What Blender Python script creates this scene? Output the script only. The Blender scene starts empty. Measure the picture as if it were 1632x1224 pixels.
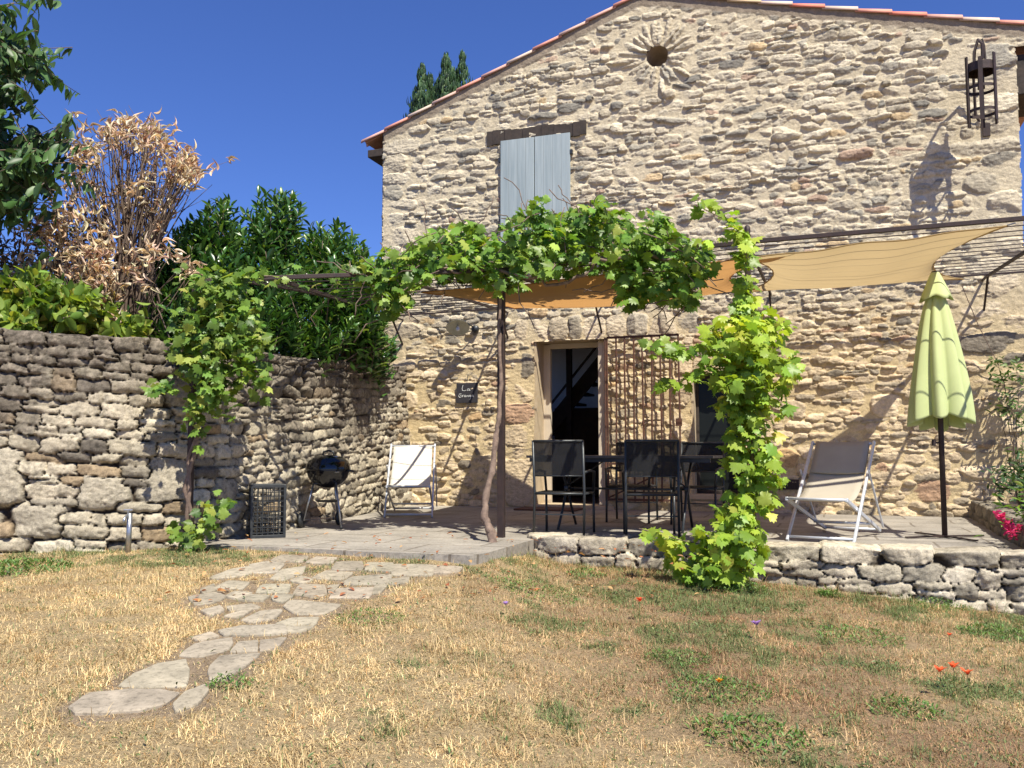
import bpy, math, random
import numpy as np
from mathutils import Vector, Matrix
R = math.radians
random.seed(7)
rng = np.random.default_rng(11)
scene = bpy.context.scene
COL = scene.collection

# ------------------------------------------------------------------ camera
FPX, CAMH, PITCH = 1400.0, 0.78, math.atan(108 / 1400.0)
cam_data = bpy.data.cameras.new('camera')
cam = bpy.data.objects.new('camera', cam_data); COL.objects.link(cam)
cam.location = (0, 0, CAMH)
cam.rotation_euler = (math.pi / 2 + PITCH, 0, 0)
cam_data.sensor_width = 36.0
cam_data.lens = FPX / 1632.0 * 36.0
cam_data.clip_start = 0.05
cam_data.clip_end = 2000
scene.camera = cam

# wall frame: origin at the left foot of the gable, x along the wall, y into the house
C0 = np.array([-1.9584, 13.2176, 0.0])
WANG = R(-19.496)
UV = np.array([math.cos(WANG), math.sin(WANG), 0.0])
NV = np.array([-math.sin(WANG), math.cos(WANG), 0.0])      # into the house

# ------------------------------------------------------------------ sun and sky
SUN_A, SUN_E = R(46), R(56)                                  # from the wall normal, above the horizon
sl = np.array([math.sin(SUN_A), -math.cos(SUN_A)])
sw = UV * sl[0] + NV * sl[1]
sun_vec = Vector((sw[0] * math.cos(SUN_E), sw[1] * math.cos(SUN_E), math.sin(SUN_E)))
ld = bpy.data.lights.new('sun', 'SUN'); ld.energy = 4.6; ld.angle = R(0.5); ld.color = (1.0, 0.945, 0.81)
sun = bpy.data.objects.new('sun', ld); COL.objects.link(sun)
sun.rotation_euler = sun_vec.to_track_quat('Z', 'Y').to_euler()
sun.location = (8, -8, 20)
world = bpy.data.worlds.new('World'); scene.world = world
world.use_nodes = True
wn = world.node_tree.nodes; wl = world.node_tree.links
wn.clear()
wo = wn.new('ShaderNodeOutputWorld'); bg = wn.new('ShaderNodeBackground'); sky = wn.new('ShaderNodeTexSky')
sky.sky_type = 'NISHITA'; sky.sun_disc = False
sky.sun_elevation = SUN_E
sky.sun_rotation = math.atan2(sun_vec.x, sun_vec.y)
sky.altitude = 1500; sky.air_density = 1.3; sky.dust_density = 0.0; sky.ozone_density = 6.0
bg.inputs['Strength'].default_value = 0.09
tn = wn.new('ShaderNodeMix'); tn.data_type = 'RGBA'; tn.blend_type = 'MULTIPLY'; tn.inputs[0].default_value = 1.0
tn.inputs[7].default_value = (.44, .535, .88, 1); wl.new(sky.outputs[0], tn.inputs[6]); wl.new(tn.outputs[2], bg.inputs[0]); wl.new(bg.outputs[0], wo.inputs[0])
scene.view_settings.view_transform = 'Standard'
scene.view_settings.look = 'None'
scene.view_settings.gamma = 1
scene.view_settings.exposure = 0.86
scene.render.engine = 'CYCLES'

# ------------------------------------------------------------------ helpers
cF = np.array([0, math.cos(PITCH), math.sin(PITCH)]); cU = np.array([0, -math.sin(PITCH), math.cos(PITCH)]); cR = np.array([1.0, 0, 0])
CAM = np.array([0, 0, CAMH])
def ray(px, py): return cF * FPX + cR * (px - 816) + cU * (612 - py)
def at(px, py, D):
    r = ray(px, py); return CAM + r * (D / r[1])
def atz(px, py, z=0.0):
    r = ray(px, py); return CAM + r * ((z - CAMH) / r[2])
def atd(px, py, d):                                         # point at distance d in front of the gable
    r = ray(px, py); q = C0 - NV * d - CAM
    return CAM + r * (q.dot(NV) / r.dot(NV))
def W(t, d, z): return C0 + UV * t - NV * d + np.array([0, 0, z])
def loc(P):                                                 # world -> wall frame (x=t, y=-d, z)
    q = np.asarray(P, float) - C0
    return np.array([q.dot(UV), q.dot(NV), q[2]])

def tag(o, label=None, cat=None, group=None, kind=None):
    if label: o['label'] = label
    if cat: o['category'] = cat
    if group: o['group'] = group
    if kind: o['kind'] = kind
    return o
def empty(name, location=(0, 0, 0), rz=0.0, label=None, cat=None, group=None):
    o = bpy.data.objects.new(name, None); COL.objects.link(o)
    o.location = location; o.rotation_euler = (0, 0, rz); o.empty_display_size = 0.2
    return tag(o, label, cat, group)
def link_mesh(name, me, mat=None, parent=None, smooth=False):
    o = bpy.data.objects.new(name, me); COL.objects.link(o)
    if mat is not None: me.materials.append(mat)
    if parent is not None: o.parent = parent
    if smooth: me.polygons.foreach_set('use_smooth', np.ones(len(me.polygons), dtype=bool))
    return o
def np_mesh(name, V, F, mat=None, parent=None, smooth=False, col=None, fs=None):
    """V (n,3), F (m,k) same size faces; col (n,3) point colours"""
    V = np.asarray(V, np.float32); F = np.asarray(F, np.int32)
    me = bpy.data.meshes.new(name)
    me.vertices.add(len(V)); me.vertices.foreach_set('co', V.ravel())
    m, k = F.shape
    me.loops.add(m * k); me.loops.foreach_set('vertex_index', F.ravel())
    me.polygons.add(m); me.polygons.foreach_set('loop_start', np.arange(0, m * k, k, dtype=np.int32))
    me.update(calc_edges=True)
    if col is not None:
        a = me.color_attributes.new('Col', 'FLOAT_COLOR', 'POINT')
        c = np.ones((len(V), 4), np.float32); c[:, :3] = col
        a.data.foreach_set('color', c.ravel())
    me.validate()
    return link_mesh(name, me, mat, parent, smooth)

class MB:
    def __init__(s): s.v = []; s.f = []
    def add(s, v, f):
        n = len(s.v); s.v += [tuple(map(float, p)) for p in v]; s.f += [tuple(i + n for i in q) for q in f]
        return s
    def box(s, a, b, bev=0.0):
        x0, y0, z0 = a; x1, y1, z1 = b
        v = [(x0, y0, z0), (x1, y0, z0), (x1, y1, z0), (x0, y1, z0), (x0, y0, z1), (x1, y0, z1), (x1, y1, z1), (x0, y1, z1)]
        return s.add(v, [(0, 3, 2, 1), (4, 5, 6, 7), (0, 1, 5, 4), (1, 2, 6, 5), (2, 3, 7, 6), (3, 0, 4, 7)])
    def bar(s, p, q, w, h=None, up=(0, 0, 1)):
        p = Vector(p); q = Vector(q); h = h or w
        d = (q - p).normalized(); up = Vector(up)
        if abs(d.dot(up)) > .98: up = Vector((0, 1, 0))
        a = d.cross(up).normalized(); b = a.cross(d).normalized()
        v = []
        for c in (p, q):
            for sx, sy in ((-1, -1), (1, -1), (1, 1), (-1, 1)): v.append(c + a * sx * w / 2 + b * sy * h / 2)
        return s.add(v, [(3, 2, 1, 0), (4, 5, 6, 7), (0, 1, 5, 4), (1, 2, 6, 5), (2, 3, 7, 6), (3, 0, 4, 7)])
    def tube(s, pts, r, n=8, cap=True):
        pts = [Vector(p) for p in pts]; m = len(pts)
        rs = r if hasattr(r, '__len__') else [r] * m
        ref = None; rings = []
        for i in range(m):
            d = (pts[min(i + 1, m - 1)] - pts[max(i - 1, 0)])
            if d.length < 1e-9: d = Vector((0, 0, 1))
            d.normalize()
            if ref is None: ref = Vector((1, 0, 0)) if abs(d.x) < .8 else Vector((0, 1, 0))
            a = (ref - d * ref.dot(d)).normalized(); b = d.cross(a); ref = a
            rings.append([pts[i] + (a * math.cos(2 * math.pi * k / n) + b * math.sin(2 * math.pi * k / n)) * rs[i] for k in range(n)])
        v = [p for rg in rings for p in rg]
        f = [(i * n + k, i * n + (k + 1) % n, (i + 1) * n + (k + 1) % n, (i + 1) * n + k) for i in range(m - 1) for k in range(n)]
        if cap: f += [tuple(range(n - 1, -1, -1)), tuple((m - 1) * n + k for k in range(n))]
        return s.add(v, f)
    def lathe(s, prof, n=28, c=(0, 0, 0), axis='z'):
        v = []
        for r, z in prof:
            for k in range(n):
                a = 2 * math.pi * k / n; x, y = r * math.cos(a), r * math.sin(a)
                v.append((c[0] + x, c[1] + y, c[2] + z) if axis == 'z' else (c[0] + z, c[1] + x, c[2] + y) if axis == 'x' else (c[0] + x, c[1] + z, c[2] + y))
        m = len(prof)
        f = [(i * n + k, i * n + (k + 1) % n, (i + 1) * n + (k + 1) % n, (i + 1) * n + k) for i in range(m - 1) for k in range(n)]
        return s.add(v, f)
    def build(s, name, mat, parent=None, smooth=False, bevel=0.0, label=None):
        me = bpy.data.meshes.new(name); me.from_pydata(s.v, [], s.f); me.update()
        o = link_mesh(name, me, mat, parent, smooth)
        if bevel:
            b = o.modifiers.new('bevel', 'BEVEL'); b.width = bevel; b.segments = 2; b.limit_method = 'ANGLE'; b.angle_limit = R(40)
        if label: o['label'] = label
        return o

# ---- materials
def nt(name):
    m = bpy.data.materials.new(name); m.use_nodes = True
    n = m.node_tree.nodes; n.clear()
    o = n.new('ShaderNodeOutputMaterial'); b = n.new('ShaderNodeBsdfPrincipled')
    m.node_tree.links.new(b.outputs[0], o.inputs[0])
    return m, n, m.node_tree.links, b, o
def noise(n, l, scale, detail=6, rough=.6, vec=None, dist=0.0):
    t = n.new('ShaderNodeTexNoise'); t.inputs['Scale'].default_value = scale
    t.inputs['Detail'].default_value = detail; t.inputs['Roughness'].default_value = rough; t.inputs['Distortion'].default_value = dist
    if vec is not None: l.new(vec, t.inputs['Vector'])
    return t.outputs[0]
def obj_coords(n): return n.new('ShaderNodeTexCoord').outputs['Object']
def ramp(n, l, fac, stops):
    r = n.new('ShaderNodeValToRGB'); e = r.color_ramp.elements
    while len(e) < len(stops): e.new(.5)
    for i, (p, c) in enumerate(stops):
        e[i].position = p; e[i].color = (c, c, c, 1) if not hasattr(c, '__len__') else (*c, 1)
    l.new(fac, r.inputs[0]); return r.outputs[0]
def mixc(n, l, fac, a, b, mode='MIX'):
    m = n.new('ShaderNodeMix'); m.data_type = 'RGBA'; m.blend_type = mode
    for v, s in ((fac, m.inputs[0]), (a, m.inputs[6]), (b, m.inputs[7])):
        if hasattr(v, 'node'): l.new(v, s)
        elif hasattr(v, '__len__'): s.default_value = (*v, 1)
        else: s.default_value = v
    return m.outputs[2]
def bump(n, l, b, h, strength=.4, dist=.01):
    k = n.new('ShaderNodeBump'); k.inputs['Strength'].default_value = strength; k.inputs['Distance'].default_value = dist
    l.new(h, k.inputs['Height']); l.new(k.outputs[0], b.inputs['Normal'])
def mat_plain(name, c1, c2=None, scale=6, rough=.7, metal=0.0, bmp=.15, bscale=60, rvar=.1, spec=.5):
    m, n, l, b, o = nt(name); v = obj_coords(n)
    c2 = c2 or tuple(x * .75 for x in c1)
    f = ramp(n, l, noise(n, l, scale, 7, .65, v), [(.35, 0.0), (.65, 1.0)])
    l.new(mixc(n, l, f, c1, c2), b.inputs['Base Color'])
    rr = ramp(n, l, noise(n, l, scale * 3, 5, .6, v), [(.3, max(.02, rough - rvar)), (.7, min(1, rough + rvar))])
    l.new(rr, b.inputs['Roughness'])
    b.inputs['Metallic'].default_value = metal; b.inputs['Specular IOR Level'].default_value = spec
    if bmp: bump(n, l, b, noise(n, l, bscale, 6, .6, v), bmp, .004)
    return m
def mat_attr(name, var=.25, scale=40, rough=.9, bmp=.5, bd=.004, spec=.2):
    m, n, l, b, o = nt(name); v = obj_coords(n)
    a = n.new('ShaderNodeAttribute'); a.attribute_name = 'Col'
    f = ramp(n, l, noise(n, l, scale, 8, .7, v), [(.3, 1 - var), (.7, 1 + var * .35)])
    f2 = ramp(n, l, noise(n, l, scale * 5, 4, .7, v), [(.33, 1 - var), (.5, 1.0)])
    c = mixc(n, l, 1.0, mixc(n, l, 1.0, a.outputs[0], f, 'MULTIPLY'), f2, 'MULTIPLY')
    l.new(c, b.inputs['Base Color']); b.inputs['Roughness'].default_value = rough; b.inputs['Specular IOR Level'].default_value = spec
    if bmp: bump(n, l, b, noise(n, l, scale * 1.6, 9, .75, v), bmp, bd)
    return m
def mat_leaf(name, rough=.45, trans=.3, spec=.4, tint=(1.25, 1.25, .6)):
    m, n, l, b, o = nt(name)
    a = n.new('ShaderNodeAttribute'); a.attribute_name = 'Col'
    l.new(a.outputs[0], b.inputs['Base Color']); b.inputs['Roughness'].default_value = rough; b.inputs['Specular IOR Level'].default_value = spec
    t = n.new('ShaderNodeBsdfTranslucent'); l.new(mixc(n, l, 1.0, a.outputs[0], tint, 'MULTIPLY'), t.inputs[0])
    x = n.new('ShaderNodeMixShader'); x.inputs[0].default_value = trans
    l.new(b.outputs[0], x.inputs[1]); l.new(t.outputs[0], x.inputs[2]); l.new(x.outputs[0], o.inputs[0])
    return m

M = {}
M['stone'] = mat_attr('rubble_stone', .30, 20, .92, 1.0, .014)
M['drystone'] = mat_attr('dry_stone', .42, 20, .93, 1.0, .014)
M['render'] = mat_plain('lime_render', (.50, .40, .27), (.40, .31, .2), 5, .9, bmp=.5, bscale=30)
M['render_grey'] = mat_plain('grey_render', (.34, .27, .2), (.24, .19, .145), 7, .92, bmp=.6, bscale=25)
M['iron'] = mat_plain('rusty_iron', (.055, .033, .03), (.032, .022, .021), 14, .62, .3, .4, 90)
M['rust'] = mat_plain('orange_rust', (.13, .055, .033), (.06, .032, .024), 18, .75, .2, .4, 90)
M['darkwood'] = mat_plain('weathered_wood', (.055, .04, .032), (.028, .021, .018), 10, .85, bmp=.7, bscale=35)
M['white_wall'] = mat_plain('interior_plaster', (.72, .72, .72), (.66, .66, .66), 3, .9)
M['door_paint'] = mat_plain('cream_door_paint', (.58, .50, .39), (.52, .44, .34), 4, .55)
M['dark_metal'] = mat_plain('dark_grey_metal', (.05, .055, .06), (.035, .038, .042), 30, .42, .4, .1)
M['alu'] = mat_plain('white_aluminium', (.62, .64, .68), (.55, .57, .6), 20, .35, .35, .05)
M['enamel_black'] = mat_plain('black_enamel', (.008, .009, .012), (.006, .006, .008), 8, .09, 0, 0, rvar=.03, spec=.6)
M['steel'] = mat_plain('steel_tube', (.45, .46, .48), (.36, .37, .39), 20, .35, .85, .05)
M['black_plastic'] = mat_plain('black_plastic', (.018, .02, .021), (.03, .032, .034), 20, .5, 0, .1)
M['bark'] = mat_plain('vine_bark', (.24, .17, .13), (.11, .075, .06), 16, .95, bmp=1.0, bscale=70)
M['twig'] = mat_plain('grey_twig', (.17, .12, .085), (.09, .065, .05), 12, .9, bmp=.6)
M['slate'] = mat_plain('dark_slate', (.035, .032, .038), (.025, .023, .027), 12, .6, bmp=.2)
M['chalk'] = mat_plain('white_chalk_paint', (.75, .75, .72), (.65, .65, .62), 40, .8)
M['enamel'] = mat_plain('grey_green_enamel', (.42, .43, .37), (.36, .37, .31), 14, .3)
M['soil'] = mat_plain('bed_soil', (.09, .06, .04), (.05, .035, .025), 8, .98, bmp=.8)
M['floor_in'] = mat_plain('interior_tiles', (.16, .09, .06), (.12, .07, .05), 4, .6)

# shutter paint: vertical boards with faded streaks
m, n, l, b, o = nt('grey_blue_shutter_paint')
tc = obj_coords(n); mp = n.new('ShaderNodeMapping'); mp.inputs['Scale'].default_value = (9, 9, .5); l.new(tc, mp.inputs[0])
f = ramp(n, l, noise(n, l, 2.2, 5, .55, mp.outputs[0]), [(.3, 0.0), (.7, 1.0)])
l.new(mixc(n, l, f, (.235, .29, .315), (.36, .42, .44)), b.inputs['Base Color']); b.inputs['Roughness'].default_value = .7
bump(n, l, b, noise(n, l, 6, 6, .6, mp.outputs[0]), .2, .003)
M['shutter'] = m

def mat_cloth(name, c, c2, trans, rough=.85, weave=260, alpha=0.0, tcol=None):
    m, n, l, b, o = nt(name); v = obj_coords(n)
    f = ramp(n, l, noise(n, l, 5, 6, .6, v), [(.35, 0.0), (.65, 1.0)])
    cc = mixc(n, l, f, c, c2); l.new(cc, b.inputs['Base Color']); b.inputs['Roughness'].default_value = rough
    b.inputs['Specular IOR Level'].default_value = .15
    bump(n, l, b, noise(n, l, weave, 2, .5, v), .15, .002)
    t = n.new('ShaderNodeBsdfTranslucent')
    if tcol: t.inputs[0].default_value = (*tcol, 1)
    else: l.new(cc, t.inputs[0])
    x = n.new('ShaderNodeMixShader'); x.inputs[0].default_value = trans
    l.new(b.outputs[0], x.inputs[1]); l.new(t.outputs[0], x.inputs[2]); out = x.outputs[0]
    if alpha:
        tr = n.new('ShaderNodeBsdfTransparent'); y = n.new('ShaderNodeMixShader'); y.inputs[0].default_value = alpha
        l.new(out, y.inputs[1]); l.new(tr.outputs[0], y.inputs[2]); out = y.outputs[0]
    l.new(out, o.inputs[0]); return m
M['ochre_sail'] = mat_cloth('ochre_sail_cloth', (.54, .31, .125), (.49, .28, .11), .5, tcol=(.58, .31, .11))
M['tan_sail'] = mat_cloth('tan_sail_cloth', (.52, .40, .225), (.48, .365, .20), .5, tcol=(.54, .40, .205))
M['lime'] = mat_cloth('lime_canopy_cloth', (.64, .71, .36), (.60, .67, .33), .3)
M['canvas'] = mat_cloth('white_canvas', (.74, .71, .63), (.70, .66, .58), .2)
M['canvas_beige'] = mat_cloth('beige_canvas', (.52, .47, .38), (.48, .43, .35), .25)
M['mesh'] = mat_cloth('black_mesh_fabric', (.022, .023, .026), (.03, .03, .033), .05, .6, 400, .22)

m, n, l, b, o = nt('window_glass')
b.inputs['Base Color'].default_value = (.012, .014, .014, 1); b.inputs['Roughness'].default_value = .1; b.inputs['Specular IOR Level'].default_value = .12
M['glass'] = m

# ---- numpy noise
_tab = np.random.default_rng(3).random((4, 512, 512)).astype(np.float32)
def vnoise(x, y, k=0):
    xi = np.floor(x).astype(int); yi = np.floor(y).astype(int); fx = x - xi; fy = y - yi
    fx = fx * fx * (3 - 2 * fx); fy = fy * fy * (3 - 2 * fy); t = _tab[k % 4]
    xi = xi + k * 37; yi = yi + k * 61
    a = t[xi & 511, yi & 511]; b = t[(xi + 1) & 511, yi & 511]; c = t[xi & 511, (yi + 1) & 511]; d = t[(xi + 1) & 511, (yi + 1) & 511]
    return (a * (1 - fx) + b * fx) * (1 - fy) + (c * (1 - fx) + d * fx) * fy
def fbm(x, y, s, k=0, o=4, g=.55):
    r = 0; a = 1; w = 0
    for i in range(o):
        r = r + a * vnoise(x / s + 17.3 * i, y / s - 9.1 * i, k + i); w += a; a *= g; s /= 2.03
    return r / w * 2 - 1
def sstep(a, b, x):
    t = np.clip((x - a) / (b - a), 0, 1); return t * t * (3 - 2 * t)

# ---- rubble fields
def coursed(x0, x1, z0, z1, hmin, hmax, wmin, wmax, jit=.25, slope=0.0, seed=1):
    r = np.random.default_rng(seed); S = []; z = z0
    while z < z1:
        h = r.uniform(hmin, hmax); x = x0 - r.uniform(0, .3)
        while x < x1:
            w = h * r.uniform(wmin, wmax); hh = h * r.uniform(.72, 1.12)
            if r.random() < .14:                       # two thin stones one above the other
                for sgn in (-.26, .26): S.append((x + w / 2, z + h / 2 + sgn * h, w * .52, hh * .27, r.normal(0, .05)))
            else:
                S.append((x + w / 2, z + h / 2 + r.normal(0, jit) * h * .5, w * .5, hh * .5, r.normal(0, .07)))
            x += w
        z += h
    return S
def field(S, X, Z, warp=.02, p=2.8, wseed=0, wscale=.09):
    res = X[1] - X[0]
    XX, ZZ = np.meshgrid(X, Z)
    XW = XX + warp * fbm(XX, ZZ, wscale, wseed) + warp * .5 * fbm(XX, ZZ, wscale * .35, wseed + 2, 2); ZW = ZZ + warp * .8 * fbm(XX + 50, ZZ, wscale, wseed + 1)
    F1 = np.full(XX.shape, 4.0, np.float32); F2 = F1.copy(); ID = np.zeros(XX.shape, np.int32)
    for i, (sx, sz, a, b, ro) in enumerate(S):
        rx = 1.9 * max(a * abs(math.cos(ro)), b * abs(math.sin(ro))) + warp * 2; rz = 1.9 * max(b * abs(math.cos(ro)), a * abs(math.sin(ro))) + warp * 2
        i0 = max(0, int((sx - rx - X[0]) / res)); i1 = min(len(X), int((sx + rx - X[0]) / res) + 2)
        j0 = max(0, int((sz - rz - Z[0]) / res)); j1 = min(len(Z), int((sz + rz - Z[0]) / res) + 2)
        if i1 <= i0 or j1 <= j0: continue
        s = np.s_[j0:j1, i0:i1]
        dx = XW[s] - sx; dz = ZW[s] - sz; c, q = math.cos(ro), math.sin(ro)
        ux = (dx * c + dz * q) / a; uz = (-dx * q + dz * c) / b
        d = (np.abs(ux) ** p + np.abs(uz) ** p) ** (1 / p)
        f1, f2, d_ = F1[s], F2[s], d.astype(np.float32)
        near = d_ < f1
        F2[s] = np.where(near, f1, np.minimum(f2, d_)); F1[s] = np.where(near, d_, f1); ID[s] = np.where(near, i, ID[s])
    return XX, ZZ, F1, F2, ID
def pick(pal, n_, seed, jit=.08):
    r = np.random.default_rng(seed); w = np.array([p[0] for p in pal]); c = np.array([p[1] for p in pal])
    k = r.choice(len(pal), n_, p=w / w.sum()); return np.clip(c[k] * (1 + r.normal(0, jit, (n_, 1))), .01, .9)
def grid_faces(ny, nx, keep=None):
    i = np.arange(ny * nx).reshape(ny, nx)
    F = np.stack([i[:-1, :-1], i[:-1, 1:], i[1:, 1:], i[1:, :-1]], -1)
    return F[keep] if keep is not None else F.reshape(-1, 4)

# ================================================================== THE HOUSE
house = empty('stone_farmhouse', tuple(C0), WANG, 'old rubble stone farmhouse gable with tiled roof, grey blue shutters and round attic hole', 'house')
RT, RZ = 4.0, 7.23                                           # ridge
def roof_z(t): return np.where(t < RT, RZ + (t - RT) * (RZ - 5.60) / (RT + .38), RZ - (t - RT) * (RZ - 5.99) / (8.69 - RT))
TW = 8.585
DOOR = (2.42, 3.47, 2.33); WIN = (4.62, 5.30, .22, 1.80); OC = (4.22, 6.25, .145)
X = np.arange(-.04, 11.0, .0102); Z = np.arange(-.12, 7.4, .0102)
S = coursed(-.1, 11, -.15, 7.4, .055, .13, .9, 3.4, .35, seed=4)
sp = []
r = np.random.default_rng(21)
z = -.1; k = 0
while z < 5.5:                                               # corner quoins
    h = r.uniform(.17, .3); w = (.62, .36)[k % 2] * r.uniform(.85, 1.15)
    sp.append((w / 2 - .01, z + h / 2, w / 2, h / 2, 0)); z += h; k += 1
z = -.1
while z < 5.6:
    h = r.uniform(.17, .32); w = (.4, .7)[k % 2] * r.uniform(.85, 1.15)
    sp.append((TW - w / 2, z + h / 2, w / 2, h / 2, 0)); z += h; k += 1
for z, h, w in ((.02, .78, .50), (.80, .36, .46), (1.16, .30, .46), (1.47, .36, .42), (1.84, .34, .3)):
    sp.append((DOOR[0] - w / 2, z + h / 2, w / 2, h / 2, 0))
for z, h, w in ((0.0, .5, .3), (.52, .4, .22), (.95, .45, .26), (1.42, .38, .24)):
    sp.append((WIN[0] - w / 2, z + h / 2, w / 2, h / 2, 0))
x = 2.12
while x < 4.5:
    w = r.uniform(.14, .34); sp.append((x + w / 2, 2.33 + .17, w / 2, .16, r.normal(0, .06))); x += w
x = 4.4
while x < 5.5:
    w = r.uniform(.14, .3); sp.append((x + w / 2, 1.8 + .13, w / 2, .13, r.normal(0, .1))); x += w
for k in range(7): sp.append((r.uniform(.8, 8), r.uniform(.3, 1.4), .2, .13, 0))
S = [s for s in S if not any(abs(s[0] - q[0]) < q[2] + s[2] * .45 and abs(s[1] - q[1]) < q[3] + s[3] * .3 for q in sp)]
S = [s for s in S if math.hypot(s[0] - OC[0], s[1] - OC[1]) > .56]
for k in range(26):                                          # rays of thin stones round the hole
    a = 2 * math.pi * k / 26 + r.normal(0, .04); L = r.uniform(.14, .25)
    sp.append((OC[0] + math.cos(a) * (.165 + L), OC[1] + math.sin(a) * (.165 + L), L, r.uniform(.025, .042), a))
S += sp
ns = len(S)
XX, ZZ, F1, F2, ID = field(S, X, Z, .028, 2.5, 0, .10)
prot = r.gamma(2.6, .0062, ns) + .010; prot[-26:] = r.uniform(.028, .045, 26)
tx = r.normal(0, .10, ns); tz = r.normal(.02, .15, ns); tx2 = r.normal(0, .28, ns); tz2 = r.normal(0, .38, ns); of2 = r.uniform(.002, .016, ns); lim_ = np.minimum(1, .07 / np.array(S)[:, 3]); tz2 = tz2 * lim_; tz = tz * lim_; tx2 = tx2 * np.minimum(1, .12 / np.array(S)[:, 2])
SA = np.array(S)
dx = XX - SA[ID, 0]; dz = ZZ - SA[ID, 1]
rough = .0105 * fbm(XX, ZZ, .07, 5, 5, .68) + .008 * fbm(XX, ZZ * 3.0, .06, 9, 3)
st = np.minimum(prot[ID] * (1.08 - .28 * F1 ** 3) + tx[ID] * dx + tz[ID] * dz, prot[ID] + of2[ID] + tx2[ID] * dx + tz2[ID] * dz)
st = st + rough - np.clip(F1 - 1.0, 0, 3) * .22 - (1 - sstep(.0, .13, F2 - F1)) * .022
mort = .0095 + .009 * fbm(XX, ZZ, .5, 3, 3) + .0055 * fbm(XX, ZZ, .08, 7, 4) + .004 * fbm(XX * .6, ZZ * 2, .05, 2, 3)
Hh = np.maximum(st, mort); isst = sstep(-.001, .004, st - mort)
pal = [(6, (.63, .545, .40)), (4, (.55, .48, .36)), (2.2, (.43, .39, .31)), (1.2, (.27, .25, .21)), (4, (.70, .615, .46)), (.4, (.50, .36, .26)), (.5, (.56, .42, .25))]
sc = pick(pal, ns, 5)
warmz = 1 - sstep(1.6, 3.6, ZZ)                              # the lower wall is a warmer stone and mortar
mcol = np.stack([.66 + 0 * ZZ, .565 - .045 * warmz, .40 - .095 * warmz], -1) * (1 + .10 * fbm(XX, ZZ, .8, 1, 4))[..., None]
scol = sc[ID]; scol = scol * (1 - warmz[..., None] * np.array([-.04, .05, .14]))
pit = sstep(.12, .5, fbm(XX, ZZ, .05, 6, 4, .7)) * sstep(-.2, .3, fbm(XX, ZZ, .7, 8, 3))
scol = scol * (1 - .5 * pit)[..., None]
col = mcol * (1 - isst[..., None]) + scol * isst[..., None]
zr = roof_z(XX)
band = sstep(.17, .13, zr - .05 - ZZ + .03 * fbm(XX, ZZ, .3, 4, 3))   # smooth mortar band, shade of the verge tiles painted into its darker colour
col = col * (1 - band[..., None]) + (np.array([.32, .26, .195]) * (1 + .25 * fbm(XX, ZZ, .15, 2, 4))[..., None]) * band[..., None]
Hh = Hh * (1 - band) + (.02 + .006 * fbm(XX, ZZ, .07, 3, 3)) * band
zc = np.minimum(ZZ, zr - .045)
xc = XX.copy(); xc[:, 0] = 0; xc[:, 0] += .02 * fbm(ZZ[:, 0], ZZ[:, 0] * 0, .15, 1, 3)
def jx(z_, k): return .018 * fbm(z_, z_ * 0 + k, .12, k, 3)
inside = ((XX > DOOR[0] + jx(ZZ, 1)) & (XX < DOOR[1] + jx(ZZ, 2)) & (ZZ < DOOR[2] + .012 * fbm(XX, XX * 0, .2, 1, 3)) & (ZZ > 0.0)) | \
         ((XX > WIN[0] + jx(ZZ, 3)) & (XX < WIN[1]) & (ZZ > WIN[2]) & (ZZ < WIN[3] + .02 * fbm(XX, XX * 0, .2, 2, 3))) | \
         (np.hypot(XX - OC[0], ZZ - OC[1]) < OC[2]) | ((XX > TW + jx(ZZ, 3)) & (ZZ < 5.69)) | (XX > 9.2) 
ny, nx = XX.shape
keep = ~(inside[:-1, :-1] | inside[1:, 1:] | inside[1:, :-1] | inside[:-1, 1:]) & ~((ZZ[:-1, :-1] > zr[:-1, :-1] - .045) & (ZZ[:-1, 1:] > zr[:-1, 1:] - .045))
V = np.stack([xc, -Hh, zc], -1).reshape(-1, 3)
np_mesh('front_wall', V, grid_faces(ny, nx, keep), M['stone'], house, True, col.reshape(-1, 3))

# other walls, reveals, rooms
HD = 8.0
b = MB()
b.box((-.0, .30, -.5), (.45, HD, 1.80)); b.box((-.0, .30, 2.66), (.45, HD, 5.5)); b.box((0, .30, 1.801), (.45, .8, 2.659)); b.box((0, 4.2, 1.801), (.45, HD, 2.659)); b.box((TW - .42, .30, -.5), (TW - .003, HD, 5.6)); b.box((.45, HD - .4, -.5), (TW - .42, HD, 5.5))  # high gap in the left wall is unseen, added to let sky light indoors
b.build('side_wall', M['render'], house)
b = MB()   # thick masonry behind the facing, cut round the openings
def cut(x0, x1, z0, z1): b.box((x0, .012, z0), (x1, .50, z1))
cut(.02, DOOR[0] + .02, -.4, 2.4); cut(DOOR[1] - .015, WIN[0] + .02, -.4, 2.4); cut(WIN[1] - .02, TW - .03, -.4, 2.4)
cut(WIN[0] + .02, WIN[1] - .02, -.4, WIN[2]); cut(WIN[0] + .02, WIN[1] - .02, WIN[3] + .02, 2.4)
cut(.02, TW - .03, 2.401, 5.2)
cut(DOOR[0] + .02, DOOR[1] - .015, 2.345, 2.399)
b.build('wall_core', M['render'], house)
b = MB(); b.lathe([(OC[2] + .012, .008), (OC[2] - .004, .35), (.06, .36), (.001, .361)], 32, (OC[0], 0, OC[1]), 'y')
b.build('round_opening', M['render_grey'], house, True)
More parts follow.
